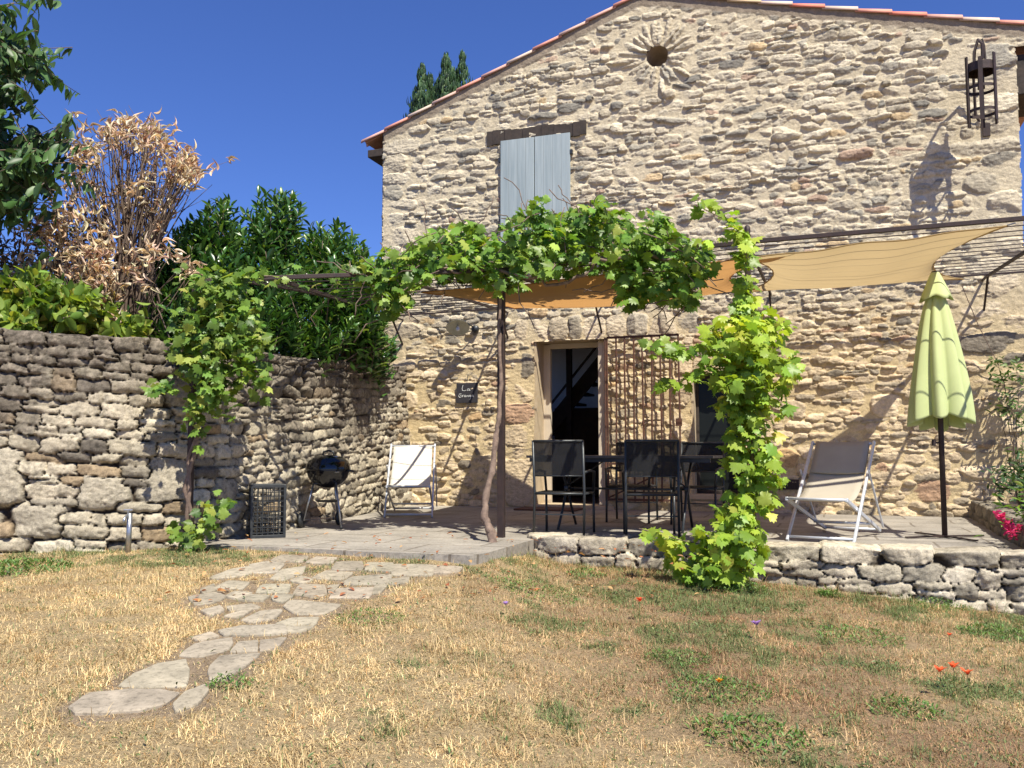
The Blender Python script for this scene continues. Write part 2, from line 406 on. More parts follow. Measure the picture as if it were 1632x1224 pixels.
# floors, ceiling and stair inside the doorway
b = MB(); b.box((.45, .0, -.1), (TW - .42, HD - .4, .012)); b.build('interior_floor', M['floor_in'], house)
b = MB(); b.box((.46, .51, 2.75), (TW - .43, HD - .41, 2.85)); b.box((.5, 4.3, .013), (6.8, 4.4, 2.74)); b.build('interior_wall', M['white_wall'], house)
b = MB()
for k in range(13): b.box((.9 + .15 * k, 3.1, .36 + .18 * k), (1.08 + .15 * k, 4.0, .40 + .18 * k))
b.bar((1.0, 3.1, .4), (2.95, 3.1, 2.70), .05, .24); b.bar((1.0, 3.05, .75), (2.6, 3.05, 2.66), .035, .035); b.bar((2.08, 3.0, 0), (2.08, 3.0, 2.74), .09)
b.box((1.75, 3.2, .02), (3.6, 3.9, 1.55))
b.build('staircase', M['darkwood'], house)
# door
b = MB(); b.box((DOOR[0] - .03, .36, .02), (DOOR[0] + .12, .44, 2.33)); b.box((DOOR[1] - .155, .10, .046), (DOOR[1] - .085, .16, 2.33)); b.box((DOOR[1] - .08, .085, .046), (DOOR[1] + .012, .17, 2.33)); b.box((DOOR[0] + .12, .36, 2.27), (DOOR[1] + .0, .42, 2.342))
b.build('door_frame', M['door_paint'], house, bevel=.004)
b = MB(); b.box((DOOR[1] - .135, .42, .03), (DOOR[1] - .095, 1.3, 2.26)); dl = b.build('door', M['door_paint'], house, bevel=.004)
b = MB(); b.bar((DOOR[1] - .135, 1.2, 1.05), (DOOR[1] - .17, 1.2, 1.05), .02); b.bar((DOOR[1] - .17, 1.2, 1.05), (DOOR[1] - .17, 1.1, 1.05), .02); b.build('handle', M['steel'], dl)
b = MB(); b.box((DOOR[0] - .05, -.10, -.02), (DOOR[1] + .1, .5, .045)); b.build('threshold', M['render'], house, bevel=.01)
# the dark lower window
b = MB()
for a, c in (((WIN[0] + .0, .20, WIN[2]), (WIN[0] + .06, .26, WIN[3])), ((WIN[1] - .07, .20, WIN[2]), (WIN[1], .26, WIN[3])), ((WIN[0] + .06, .20, WIN[3] - .05), (WIN[1] - .07, .26, WIN[3] + .02)), ((WIN[0] + .06, .20, WIN[2]), (WIN[1] - .07, .26, WIN[2] + .05))): b.box(a, c)
wf = b.build('window', M['darkwood'], house, bevel=.004)
b = MB(); b.box((WIN[0] + .05, .226, WIN[2] + .04), (WIN[1] - .06, .232, WIN[3] - .04)); b.build('pane', M['glass'], wf)
b = MB(); b.box((WIN[0] - .05, -.05, WIN[2] - .07), (WIN[1] + .05, .2, WIN[2] + .004)); b.build('sill', M['render'], wf, bevel=.012)
# shutters and their lintel
for k, (x0, x1) in enumerate(((1.925, 2.437), (2.447, 2.975))):
    b = MB()
    n_ = 4; w = (x1 - x0) / n_
    for i in range(n_): b.box((x0 + i * w + .0012, -.075, 3.78), (x0 + (i + 1) * w - .0012, -.05, 5.30))
    s_ = b.build('shutter', M['shutter'], house, bevel=.003)
    xx = x0 if k == 0 else x1; sg = -1 if k == 0 else 1
    for zz in (4.05, 5.02): MB().box((min(xx, xx + sg * .035), -.08, zz - .03), (max(xx, xx + sg * .035), -.03, zz + .03)).build('hinge', M['dark_metal'], s_)
lw = MB(); N_ = 16
for i in range(N_):
    x0 = 1.70 + 1.5 * i / N_; x1 = 1.70 + 1.5 * (i + 1) / N_ + .001
    z0 = 5.26 + .012 * math.sin(i * 1.7); z1 = 5.475 - .012 * i / N_ * 2 + .012 * math.sin(i * .9)
    lw.box((x0, -.045 - .006 * math.sin(i * 2.3), z0), (x1, .05, z1))
lw.build('window_lintel', M['darkwood'], house)
# vent grille low in the wall
b = MB(); b.box((5.68, -.045, .30), (5.95, -.03, .43))
for i in range(8): b.box((5.70 + i * .031, -.058, .315), (5.713 + i * .031, -.046, .415))
b.build('vent_grille', M['iron'], house)
# iron grille door folded back on the wall
b = MB(); gx0, gx1 = 3.50, 4.47
yy = -.12
b.bar((gx0, yy, 2.335), (gx1, yy, 2.335), .012, .03); b.bar((gx0, yy, .62), (gx1, yy, .62), .012, .03)
for i in range(9):
    x = gx0 + (gx1 - gx0) * i / 8; pts = [(x + .004 * math.sin(i * 3 + k), yy, .12 + (2.34 - .12) * k / 6) for k in range(7)]
    b.tube(pts, .0125, 6)
b.bar((gx0, yy, .14), (gx1, yy, .14), .012, .03); b.bar((gx0, yy + .01, .16), (gx1 - .05, yy + .01, .60), .02, .02)
b.box((gx1 - .05, yy - .02, 1.12), (gx1 + .03, yy + .02, 1.22))
b.tube([(gx0 - .03, yy, .12), (gx0 - .03, yy, 2.34)], .014, 8)
for zz in (.4, 1.3, 2.2): b.bar((gx0 - .03, yy, zz), (gx0 - .03, .02, zz), .02)
b.build('grille_door', M['rust'], house)
# roof
b = MB()
def slope(t0, t1, th, y0, y1, zo=0.0):
    z0 = float(roof_z(np.array(t0))) + zo; z1 = float(roof_z(np.array(t1))) + zo
    b.add([(t0, y0, z0 - th), (t1, y0, z1 - th), (t1, y1, z1 - th), (t0, y1, z0 - th), (t0, y0, z0), (t1, y0, z1), (t1, y1, z1), (t0, y1, z0)],
          [(0, 3, 2, 1), (4, 5, 6, 7), (0, 1, 5, 4), (1, 2, 6, 5), (2, 3, 7, 6), (3, 0, 4, 7)])
slope(-.33, RT, .05, -.0, HD + .2, -.01); slope(RT + .001, 9.25, .05, .0, HD + .2, -.01)
M['tile'] = mat_plain('terracotta_field', (.42, .2, .13), (.5, .3, .2), 6, .85)
roof = b.build('roof', M['tile'], house)
for a_, c_ in (((TW + .0, .06, 5.12), (9.2, .9, 5.62)), ((-.30, -.0, 5.33), (.0, .5, 5.45)), ((-.28, .9, 5.34), (.0, 1.0, 5.44))): MB().box(a_, c_).build('eave_timber', M['darkwood'], house, bevel=.01)
tcols = [(.68, .30, .22), (.64, .36, .29), (.70, .54, .33), (.66, .50, .40), (.72, .24, .16), (.62, .40, .32)]
tm = [mat_plain('verge_tile_clay', c, tuple(x * .82 for x in c), 9, .85, bmp=.3) for c in tcols]
def verge(t0, t1, k):
    n_ = 9; v = []; f = []
    z0 = float(roof_z(np.array(t0))); z1 = float(roof_z(np.array(t1)))
    lo_first = t0 < RT
    for j, (t, z, rr) in enumerate(((t0, z0, .085 if lo_first else .075), (t1, z1, .075 if lo_first else .085))):
        lift = .018 if (j == 0) == lo_first else 0.0
        for q, ro in enumerate((rr, rr - .014)):
            for i in range(n_):
                a = math.pi * (i / (n_ - 1)); v.append((t, .05 - math.cos(a) * ro * 1.15 - .01, z - .062 + lift + math.sin(a) * ro))
    for i in range(n_ - 1):
        f += [(i, i + 1, 2 * n_ + i + 1, 2 * n_ + i), (n_ + i + 1, n_ + i, 3 * n_ + i, 3 * n_ + i + 1), (i + 1, i, n_ + i, n_ + i + 1), (2 * n_ + i, 2 * n_ + i + 1, 3 * n_ + i + 1, 3 * n_ + i)]
    f += [(0, 2 * n_, 3 * n_, n_), (n_ - 1, 2 * n_ - 1, 4 * n_ - 1, 3 * n_ - 1)]
    MB().add(v, f).build('verge_tile', tm[k], roof, True)
t = -.37; i = 0; order = [1, 0, 3, 5, 0, 1, 3, 0, 5, 1, 0, 4, 5, 2, 2, 3, 4, 3, 0, 4, 1, 3, 0, 2, 5, 1]
while t < 9.0:
    L = .40
    hit = t < RT - .01 and t + L > RT - .15
    if hit: L = RT - t
    verge(t - .02, t + L + .02, order[i % len(order)]); t = RT + 1e-6 if hit else t + L; i += 1

# ================================================================== TERRACE, LAWN, UPPER GARDEN
def lawn_z(x, y):
    base = np.interp(x, [-8, -2.2, -.6, -.15, .4, 2.4, 4.0, 6.0], [-.05, -.03, -.03, -.06, -.19, -.29, -.42, -.48])
    z = base + .062 * np.minimum(y - 7.1, 0) + .012 * fbm(np.asarray(x, float), np.asarray(y, float), 1.3, 2, 3)
    return z
def smudge(P): return P
def paving_mat():
    m, n, l, b, o = nt('terrace_paving'); v = obj_coords(n)
    br = n.new('ShaderNodeTexBrick'); br.inputs['Scale'].default_value = 1.0; br.inputs['Brick Width'].default_value = .85; br.inputs['Row Height'].default_value = .52
    br.inputs['Mortar Size'].default_value = .012; br.inputs['Color1'].default_value = (.355, .32, .27, 1); br.inputs['Color2'].default_value = (.30, .27, .23, 1); br.inputs['Mortar'].default_value = (.19, .16, .125, 1)
    nz = n.new('ShaderNodeTexNoise'); nz.inputs['Scale'].default_value = 3; l.new(v, nz.inputs['Vector'])
    wv = mixc(n, l, .05, v, nz.outputs[1]); l.new(wv, br.inputs['Vector'])
    f = ramp(n, l, noise(n, l, 2.5, 8, .7, v), [(.3, .62), (.7, 1.18)])
    f2 = ramp(n, l, noise(n, l, 40, 5, .7, v), [(.35, .78), (.6, 1.05)])
    c = mixc(n, l, 1.0, mixc(n, l, 1.0, br.outputs[0], f, 'MULTIPLY'), f2, 'MULTIPLY')
    l.new(c, b.inputs['Base Color']); b.inputs['Roughness'].default_value = .9
    h = n.new('ShaderNodeMath'); h.operation = 'SUBTRACT'; l.new(noise(n, l, 25, 6, .6, v), h.inputs[0]); l.new(br.outputs[1], h.inputs[1])
    bump(n, l, b, h.outputs[0], .5, .008); return m
M['paving'] = paving_mat()
b = MB()
tf = lambda t, d, z: tuple(loc(W(t, d, z)))
ED = [(-1.0, -.05), (-1.0, 5.3), (.9, 5.62)] 
r = np.random.default_rng(8)
front = [(t, 5.60 + .02 * math.sin(t * 5)) for t in np.linspace(.9, 3.72, 14)] + [(3.78, 5.4), (3.80, 4.12)] + [(t, 4.08) for t in np.linspace(4.2, 10.5, 10)] + [(10.5, -.01)]
poly = [(-1.0, -.01), (-1.0, 5.5)] + front
nP = len(poly)
v = [(t, -d, 0.0) for t, d in poly] + [(t, -d, -.5) for t, d in poly]
b.add(v, [tuple(range(nP))] + [(i, i + nP, (i + 1) % nP + nP, (i + 1) % nP) for i in range(nP)])
te = b.build('terrace', M['paving'], None); te.location = tuple(C0); te.rotation_euler = (0, 0, WANG); tag(te, kind='structure')

# lawn sheet
gx = np.concatenate([np.linspace(-400, -9, 24), np.arange(-8.8, 8.8, .05), np.linspace(9, 400, 24)])
gy = np.concatenate([np.linspace(-300, .5, 20), np.arange(.6, 8.6, .05), np.linspace(9, 400, 24)])
GX, GY = np.meshgrid(gx, gy)
GZ = lawn_z(GX, GY)
# sink the sheet under the terrace
q = np.stack([GX, GY, GZ * 0], -1) - C0; gt = q @ UV; gd = -(q @ NV)
under = ((gd < 4.1) | ((gt < 3.7) & (gd < 5.5)))
GZ = np.where(under & (gt > -40), np.minimum(GZ, -.45), GZ) + .006 * fbm(GX, GY, .12, 5, 4) * (np.abs(GX) < 9)
def lawn_cols(x, y):
    a = fbm(x, y, 1.6, 3, 4); g = fbm(x + 30, y * 1.3, .55, 6, 4, .6) * .65 + .6 * fbm(x, y, .17, 2, 3, .6); redb = fbm(x - 20, y, 1.1, 8, 3)
    straw = np.array([.68, .52, .28]); brown = np.array([.36, .215, .12]); green = np.array([.13, .14, .06]); soil = np.array([.25, .18, .12])
    right = sstep(-.9, 1.3, x - .22 * (7 - y) + .9 * a)
    kb = np.clip(.10 + .75 * right + .9 * redb, 0, 1) * .85
    c = straw * (1 - kb[..., None]) + brown * kb[..., None]
    kg = sstep(.17, .50, g + .13 * right + .13 * sstep(1.6, .1, np.abs(y - 6.9)) - .28 * sstep(-.2, -1.5, x) * sstep(7, 5.5, y) + .22 * sstep(-1.2, -2.4, x) * sstep(5.6, 6.6, y))
    return c, kg, green, soil
c, kg, gr, soil = lawn_cols(GX, GY)
cc = (c * .55 + soil * .45) * (1 - .45 * kg[..., None]) + gr * .45 * kg[..., None]
M['lawn'] = mat_attr('dry_lawn_ground', .5, 45, .97, 1.0, .02)

# flagstone path on the lawn (outlines from the photograph, laid on the ground)
def on_lawn(px, py):
    z = -.2
    for _ in range(25):
        P = atz(px, py, z); z = float(lawn_z(P[0], P[1])) + .012
    return P
PS = [[(225,650),(290,610),(400,600),(480,598),(565,608),(520,640),(440,660),(330,668),(250,668)],[(555,640),(590,605),(650,583),(665,600),(630,640),(560,665)],
[(385,580),(430,545),(500,515),(590,500),(600,540),(590,580),(520,585),(430,585)],[(665,530),(700,490),(830,480),(780,520),(720,560),(672,565)],[(575,485),(620,450),(740,430),(730,465),(650,488)],
[(735,475),(760,445),(820,440),(820,472)],[(830,440),(915,430),(880,465),(830,470)],[(700,410),(770,395),(900,392),(910,415),(800,422),(720,422)],[(905,395),(1000,395),(960,410),(915,412)],
[(770,375),(830,348),(900,342),(880,365),(820,382)],[(880,385),(930,368),(1015,365),(1000,390),(900,390)],[(905,330),(930,312),(1010,318),(1085,325),(1040,352),(950,355)],
[(600,300),(690,285),(720,300),(680,318),(620,325)],[(760,310),(800,295),(860,298),(840,312)],[(940,290),(960,262),(1030,265),(1035,290),(990,298)],[(1060,300),(1080,275),(1190,272),(1170,300)],
[(675,240),(740,215),(790,208),(800,225),(740,238)],[(800,200),(850,190),(900,195),(880,220),(810,222)],[(870,240),(900,215),(970,205),(960,225),(910,245)],[(820,285),(840,262),(920,262),(915,285)],
[(1000,240),(1040,220),(1120,225),(1090,245)],[(1090,260),(1130,238),(1240,232),(1230,258)],[(1165,215),(1175,195),(1250,195),(1245,218)],[(1255,230),(1260,200),(1385,203),(1370,230)],
[(1060,215),(1075,192),(1150,190),(1150,212)],[(870,185),(900,168),(980,172),(960,188)],[(980,190),(1010,175),(1070,178),(1050,195)],[(690,270),(730,250),(790,255),(770,275)],[(1380,225),(1400,205),(1470,208),(1460,222)],[(720,300),(750,285),(800,290),(760,305)],[(865,300),(900,291),(935,297),(905,318),(870,312)],[(640,280),(680,262),(690,280),(650,292)],[(925,250),(960,235),(995,246),(965,258)],[(1047,286),(1045,268),(1080,264),(1065,284)],[(1195,268),(1235,264),(1215,285),(1190,290)],[(1245,245),(1300,238),(1300,253),(1245,260)],[(715,362),(760,347),(805,342),(765,366)],[(720,332),(800,324),(830,335),(790,343),(735,345)],[(610,430),(670,412),(700,425),(640,440)],[(640,345),(700,330),(715,345),(670,360)]]
V = []; F = []; path_polys = []; VC = []
pr = np.random.default_rng(5)
for P in PS:
    w = np.array([on_lawn(x / 2, 800 + y / 2) for x, y in P]); c = w.mean(0); w = c + (w - c) * (1.19 if c[1] > 5.6 else 1.09)
    pts = []
    for i in range(len(w)):
        a, b_ = w[i], w[(i + 1) % len(w)]
        for k in range(4):
            q = a + (b_ - a) * k / 4; q = c + (q - c) * (1 + pr.normal(0, .03)); pts.append(q)
    pts = [(pts[i - 1] + 6 * pts[i] + pts[(i + 1) % len(pts)]) / 8 for i in range(len(pts))]
    pts = np.array(pts); path_polys.append(pts[:, :2]); n0 = len(V); m_ = len(pts); hz = .004 + pr.uniform(0, .006)
    base = pr.uniform(.85, 1.1) * np.array([.40, .345, .26]) * (1 + pr.normal(0, .01, 3))
    for ring, (s_, dz_) in enumerate(((1.0, -.05), (1.0, hz - .006), (.97, hz), (.5, hz + .002))):
        for q in pts:
            p_ = c + (q - c) * s_; V.append((p_[0], p_[1], float(lawn_z(p_[0], p_[1])) + .006 + dz_)); VC.append(base)
    for rg in range(3):
        for i in range(m_): F.append((n0 + rg * m_ + i, n0 + rg * m_ + (i + 1) % m_, n0 + (rg + 1) * m_ + (i + 1) % m_, n0 + (rg + 1) * m_ + i))
    V.append((c[0], c[1], float(lawn_z(c[0], c[1])) + .006 + hz)); VC.append(base)
    for i in range(m_): F.append((n0 + 3 * m_ + i, n0 + 3 * m_ + (i + 1) % m_, len(V) - 1, len(V) - 1))
me = bpy.data.meshes.new('stone_path'); me.from_pydata(V, [], [tuple(dict.fromkeys(f)) for f in F]); me.update()
a_ = me.color_attributes.new('Col', 'FLOAT_COLOR', 'POINT'); a_.data.foreach_set('color', np.concatenate([np.array(VC), np.ones((len(VC), 1))], 1).astype(np.float32).ravel())
M['flag'] = mat_attr('flagstone', .42, 6, .9, .7, .008)
pa = link_mesh('stone_path', me, M['flag'], None, False); tag(pa, kind='structure')
def in_path(x, y):
    r_ = np.zeros(len(x), bool)
    for P in path_polys:
        if P[:, 0].max() < x.min() or P[:, 0].min() > x.max(): continue
        j = len(P) - 1; ins = np.zeros(len(x), bool)
        for i in range(len(P)):
            xi, yi = P[i]; xj, yj = P[j]
            c_ = ((yi > y) != (yj > y)) & (x < (xj - xi) * (y - yi) / (yj - yi + 1e-12) + xi); ins ^= c_; j = i
        r_ |= ins
    return r_

dil = np.zeros(GX.size, bool)
for ox, oy in ((0, 0), (.07, 0), (-.07, 0), (0, .09), (0, -.09), (.05, .05), (-.05, -.05)): dil |= in_path(GX.ravel() + ox, GY.ravel() + oy)
cc = np.where(dil.reshape(GX.shape)[..., None], np.array([.38, .285, .19]) * (1 + .3 * fbm(GX, GY, .1, 3, 3))[..., None], cc)
lw = np_mesh('lawn', np.stack([GX, GY, GZ], -1).reshape(-1, 3), grid_faces(*GX.shape), M['lawn'], None, True, cc.reshape(-1, 3)); tag(lw, kind='structure')

# ================================================================== STONE WALLS (swept rubble)
def swept_wall(name, path, prof_fn, S, res, vmax, colfn, protfn, gap, warp, seed, mat, label=None, cat=None, parent=None, p=3.2):
    path = np.array(path, float); seg = np.hypot(*np.diff(path[:, :2], axis=0).T); cum = np.concatenate([[0], np.cumsum(seg)])
    Xs = np.arange(0, cum[-1], res); Vs = np.arange(0, vmax, res)
    # smooth the path with a fine resample
    px_ = np.interp(Xs, cum, path[:, 0]); py_ = np.interp(Xs, cum, path[:, 1]); k = max(3, int(.5 / res)); ker = np.ones(k) / k
    px_ = np.convolve(np.pad(px_, k, 'reflect', reflect_type='odd'), ker, 'same')[k:-k]; py_ = np.convolve(np.pad(py_, k, 'reflect', reflect_type='odd'), ker, 'same')[k:-k]
    tx_ = np.gradient(px_); ty_ = np.gradient(py_); ln = np.hypot(tx_, ty_); nx_, ny_ = ty_ / ln, -tx_ / ln
    XX, VV, F1, F2, ID = field(S, Xs, Vs, warp, p, seed)
    SA = np.array(S); dx = XX - SA[ID, 0]; dz = VV - SA[ID, 1]
    Hh = protfn(XX, VV, F1, F2, ID, dx, dz)
    off, zz, no, nz = prof_fn(XX, VV)                        # outward offset, height, normal (out, up)
    O = off + no * Hh; Zc = zz + nz * Hh
    P = np.stack([px_[None] + nx_[None] * O, py_[None] + ny_[None] * O, Zc], -1)
    col = colfn(XX, VV, F1, F2, ID, Hh)
    o = np_mesh(name, P.reshape(-1, 3), grid_faces(*XX.shape)[:, ::-1], mat, parent, True, col.reshape(-1, 3))
    if label: tag(o, label, cat)
    return o

# dry stone wall on the left
dw_path = [(-9.5, 7.0), (-6.5, 7.12), (-4.3, 7.25), (-3.3, 7.42), (-2.80, 7.72), (-2.52, 8.2), (-2.36, 8.9), (-2.08, 10.4), (-1.82, 11.9), (-1.55, 13.2)]
dpth = np.array(dw_path); dcum = np.concatenate([[0], np.cumsum(np.hypot(*np.diff(dpth, axis=0).T))])
TOPW = .42
def dw_top(s): return np.interp(s, [0, dcum[2], dcum[3], dcum[4], dcum[5], dcum[6], dcum[7], dcum[9]], [1.88, 1.80, 1.745, 1.72, 1.72, 1.76, 1.86, 2.06])
def dw_prof(XX, VV):
    top = dw_top(XX); v = VV - TOPW; on = v < 0
    bat = .06
    off = np.where(on, v, v * bat) + .0; z = np.where(on, top, top - v)
    k = sstep(-.05, .05, v)
    no = k; nz = (1 - k * .96)
    ln = np.hypot(no, nz); return off, z, no / ln, nz / ln
Sd = [s for s in coursed(0, 7.6, TOPW, TOPW + 2.4, .065, .125, 1.4, 3.4, .12, seed=9) if s[0] < 7.4] + [s for s in coursed(7.4, dcum[-1] + .2, TOPW, TOPW + 2.4, .07, .125, 2.0, 4.6, .10, seed=12) if s[0] >= 7.4]
# the courses are thicker at the left end and low down, as the wall was built
r = np.random.default_rng(31); big = []
for _ in range(9):
    s0 = r.uniform(3.0, 7.2); v0 = TOPW + r.uniform(.3, 2.0); a = r.uniform(.13, .2); big.append((s0, v0, a, a * r.uniform(.6, .8), r.normal(0, .08)))
sp_ = [(5.25, TOPW + 1.18, .20, .22, 0), (5.0, TOPW + .26, .14, .13, 0), (6.6, TOPW + 1.2, .19, .18, .1), (6.1, TOPW + 1.3, .17, .12, -.1), (4.9, TOPW + 1.85, .3, .12, 0)]
kept = []
for q in sp_ + big:
    if not any(abs(q[0] - k[0]) < q[2] + k[2] and abs(q[1] - k[1]) < q[3] + k[3] for k in kept): kept.append(q)
Sd = [s for s in Sd if not any(abs(s[0] - q[0]) < q[2] + s[2] * .35 and abs(s[1] - q[1]) < q[3] + s[3] * .35 for q in kept)] + kept
x = 0
while x < dcum[-1]:
    w = r.uniform(.18, .42); Sd.append((x + w / 2, TOPW * .5, w / 2, TOPW * .52, r.normal(0, .05))); x += w
nd = len(Sd); prd = r.uniform(-.010, .030, nd) * np.where(np.array(Sd)[:, 0] > 7.2, .5, 1); txd = r.normal(0, .12, nd); tzd = r.normal(.02, .12, nd); tx2d = r.normal(0, .22, nd); tz2d = r.normal(0, .34, nd) * np.minimum(1, .07 / np.array(Sd)[:, 3]); tx2d = tx2d * np.minimum(1, .12 / np.array(Sd)[:, 2])
def dw_h(XX, VV, F1, F2, ID, dx, dz):
    e = np.minimum(1.0 - F1 * .8, (F2 - F1) * 1.1)
    body = sstep(-.02, .12, (F2 - F1)) * sstep(1.5, 1.12, F1)
    h = np.minimum(prd[ID] + txd[ID] * dx + tzd[ID] * dz - .014 * F1 ** 3, prd[ID] + .012 + tx2d[ID] * dx + tz2d[ID] * dz) + (.022 - .014 * sstep(6.5, 7.6, XX)) * fbm(XX, VV, .10, 5, 5, .68) + .006 * fbm(XX, VV * 2.5, .04, 2, 3)
    return (h * body - .085 * (1 - body)) * (1 - .45 * sstep(.06, -.04, VV - TOPW))
pald = [(4, (.55, .475, .355)), (4, (.47, .41, .305)), (1.8, (.32, .28, .215)), (2, (.61, .54, .41)), (.7, (.36, .27, .17)), (1, (.18, .155, .125))]
scd = pick(pald, nd, 6)
for i_, s_ in enumerate(Sd):
    if s_[3] > .085 and s_[1] > TOPW: scd[i_] = np.array([.50, .44, .335]) * (.85 + .3 * ((i_ * 7) % 5) / 5)
def dw_col(XX, VV, F1, F2, ID, H_):
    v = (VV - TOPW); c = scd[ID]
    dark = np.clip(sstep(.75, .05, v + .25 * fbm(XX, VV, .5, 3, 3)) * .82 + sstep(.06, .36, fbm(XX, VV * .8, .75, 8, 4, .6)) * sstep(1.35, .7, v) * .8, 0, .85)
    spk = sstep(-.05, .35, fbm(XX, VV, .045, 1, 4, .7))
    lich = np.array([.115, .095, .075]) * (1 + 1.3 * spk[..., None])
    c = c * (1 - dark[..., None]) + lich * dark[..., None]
    pit = sstep(.15, .5, fbm(XX, VV, .05, 6, 4, .7)); c = c * (1 - .45 * pit)[..., None]
    g = sstep(-.03, -.06, H_); return c * (1 - g[..., None]) + np.array([.07, .05, .035]) * g[..., None]
swept_wall('dry_stone_wall', dw_path, dw_prof, Sd, .0115, TOPW + 2.25, dw_col, dw_h, .08, .026, 2, M['drystone'], 'curved grey dry stone retaining wall with rough flat coping at the left', 'wall', p=4.2)

# low retaining wall in front of the terrace
rw_path = [tuple(W(t, d, 0)[:2]) for t, d in ((3.66, 3.95), (3.74, 4.28), (3.98, 4.40), (5.5, 4.36), (7.0, 4.30), (8.6, 4.32), (10.4, 4.3))]
RTW = .34
def rw_prof(XX, VV):
    v = VV - RTW; on = v < 0
    off = np.where(on, v, v * .05); z = np.where(on, .02, .02 - v); k = sstep(-.08, .07, v); ln = np.hypot(k, 1 - k * .97)
    return off, z, k / ln, (1 - k * .97) / ln
r = np.random.default_rng(14); Sr = []
x = 0
while x < 7.3:
    w = r.uniform(.2, .48); d0 = r.uniform(.09, .15); Sr.append((x + w / 2, RTW * .5 + d0 * .5 - .02, w / 2, (RTW + d0) * .5, r.normal(0, .03)))
    zz = RTW + d0
    x += w
Sr += coursed(0, 7.4, RTW + .11, RTW + .8, .10, .155, 1.2, 2.6, .18, seed=19)
nr = len(Sr); prr = r.uniform(-.005, .04, nr); txr = r.normal(0, .09, nr); tzr = r.normal(0, .1, nr); tx2r = r.normal(0, .22, nr); tz2r = r.normal(0, .3, nr) * np.minimum(1, .06 / np.array(Sr)[:, 3]); tzr = tzr * np.minimum(1, .08 / np.array(Sr)[:, 3]); tx2r = tx2r * np.minimum(1, .12 / np.array(Sr)[:, 2])
scr = pick([(4, (.62, .54, .41)), (3, (.54, .475, .36)), (1.3, (.36, .32, .25)), (1.5, (.68, .60, .47))], nr, 8)
def rw_h(XX, VV, F1, F2, ID, dx, dz):
    body = sstep(-.02, .10, (F2 - F1)) * sstep(1.5, 1.1, F1)
    h = np.minimum(prr[ID] + txr[ID] * dx + tzr[ID] * dz - .014 * F1 ** 3, prr[ID] + .014 + tx2r[ID] * dx + tz2r[ID] * dz) + .024 * fbm(XX, VV, .12, 5, 5, .62) + .006 * fbm(XX, VV * 2, .04, 2, 3)
    return (h * body - .075 * (1 - body)) * (1 - .6 * sstep(.06, -.06, VV - RTW)) + .012 * sstep(.06, -.06, VV - RTW)
def rw_col(XX, VV, F1, F2, ID, H_):
    c = scr[ID]; dk = sstep(-.05, .4, fbm(XX, VV, .2, 4, 4, .65)); c = c * (1 - .5 * dk[..., None]) + np.array([.12, .105, .085]) * .5 * dk[..., None]
    g = sstep(-.025, -.055, H_); return c * (1 - g[..., None]) + np.array([.06, .045, .03]) * g[..., None]
swept_wall('terrace_retaining_wall', rw_path, rw_prof, Sr, .0105, RTW + .66, rw_col, rw_h, .07, .036, 4, M['drystone'], 'knee high retaining wall of pale rough stones along the terrace edge', 'wall')

# small kerb wall of the flower bed by the right end of the gable
fb_path = [tuple(W(t, d, 0)[:2]) for t, d in ((7.90, -.02), (7.86, 1.2), (7.80, 2.6), (7.76, 3.98))]
def fb_prof(XX, VV):
    v = VV - .2; on = v < 0; off = np.where(on, v, v * .04); z = np.where(on, .19, .19 - v); k = sstep(-.06, .06, v); ln = np.hypot(k, 1 - k * .97)
    return off, z, k / ln, (1 - k * .97) / ln
fb_path = fb_path[::1]
Sf = coursed(0, 4.2, 0, .5, .13, .2, 1.3, 2.4, .1, seed=3); nf = len(Sf); scf = pick([(1, (.22, .19, .155)), (1, (.3, .26, .2))], nf, 2); prf = np.random.default_rng(2).uniform(0, .03, nf)
def fb_h(XX, VV, F1, F2, ID, dx, dz):
    body = sstep(-.02, .18, (F2 - F1)) * sstep(1.4, 1.0, F1); return (prf[ID] + .02 * fbm(XX, VV, .1, 3, 4)) * body - .04 * (1 - body)
def fb_col(XX, VV, F1, F2, ID, H_): return scf[ID] * (1 - .4 * sstep(-.1, .4, fbm(XX, VV, .15, 3, 4)))[..., None]
swept_wall('flower_bed_kerb', fb_path, fb_prof, Sf, .015, .42, fb_col, fb_h, .05, .02, 6, M['drystone'], 'low dark stone kerb round the flower bed at the right of the terrace', 'kerb')
b = MB(); b.box((8.0, -3.98, -.01), (10.4, -.01, .17)); o = b.build('flower_bed_soil', M['soil']); o.location = tuple(C0); o.rotation_euler = (0, 0, WANG); tag(o, kind='structure')

# raised ground behind the dry stone wall
ux = np.linspace(-40, -1.0, 90); uy = np.linspace(7.1, 45, 90); UX, UY = np.meshgrid(ux, uy)
wx = np.interp(UY, [7.0, 7.42, 7.72, 8.2, 8.9, 10.4, 11.9, 13.2, 14], [-40, -3.3, -2.80, -2.52, -2.36, -2.08, -1.82, -1.55, -2.1]) - .22
wy = np.interp(UX, [-40, -9.5, -4.3, -3.3, -2.8], [6.9, 7.0, 7.25, 7.42, 7.72]) + .2
UXc = np.minimum(UX, np.interp(UY, [7.0, 7.45, 7.8, 8.4, 9.0, 10.4, 11.9, 13.2, 14, 45], [-3.5, -3.3, -3.0, -2.75, -2.58, -2.3, -2.04, -1.9, -2.3, -2.3]))
UYc = np.maximum(UY, wy)
o = np_mesh('upper_garden_ground', np.stack([UXc, UYc, 1.62 + .05 * fbm(UX, UY, 1.5, 2, 3)], -1).reshape(-1, 3), grid_faces(*UX.shape), M['soil'], None, True); tag(o, kind='structure')

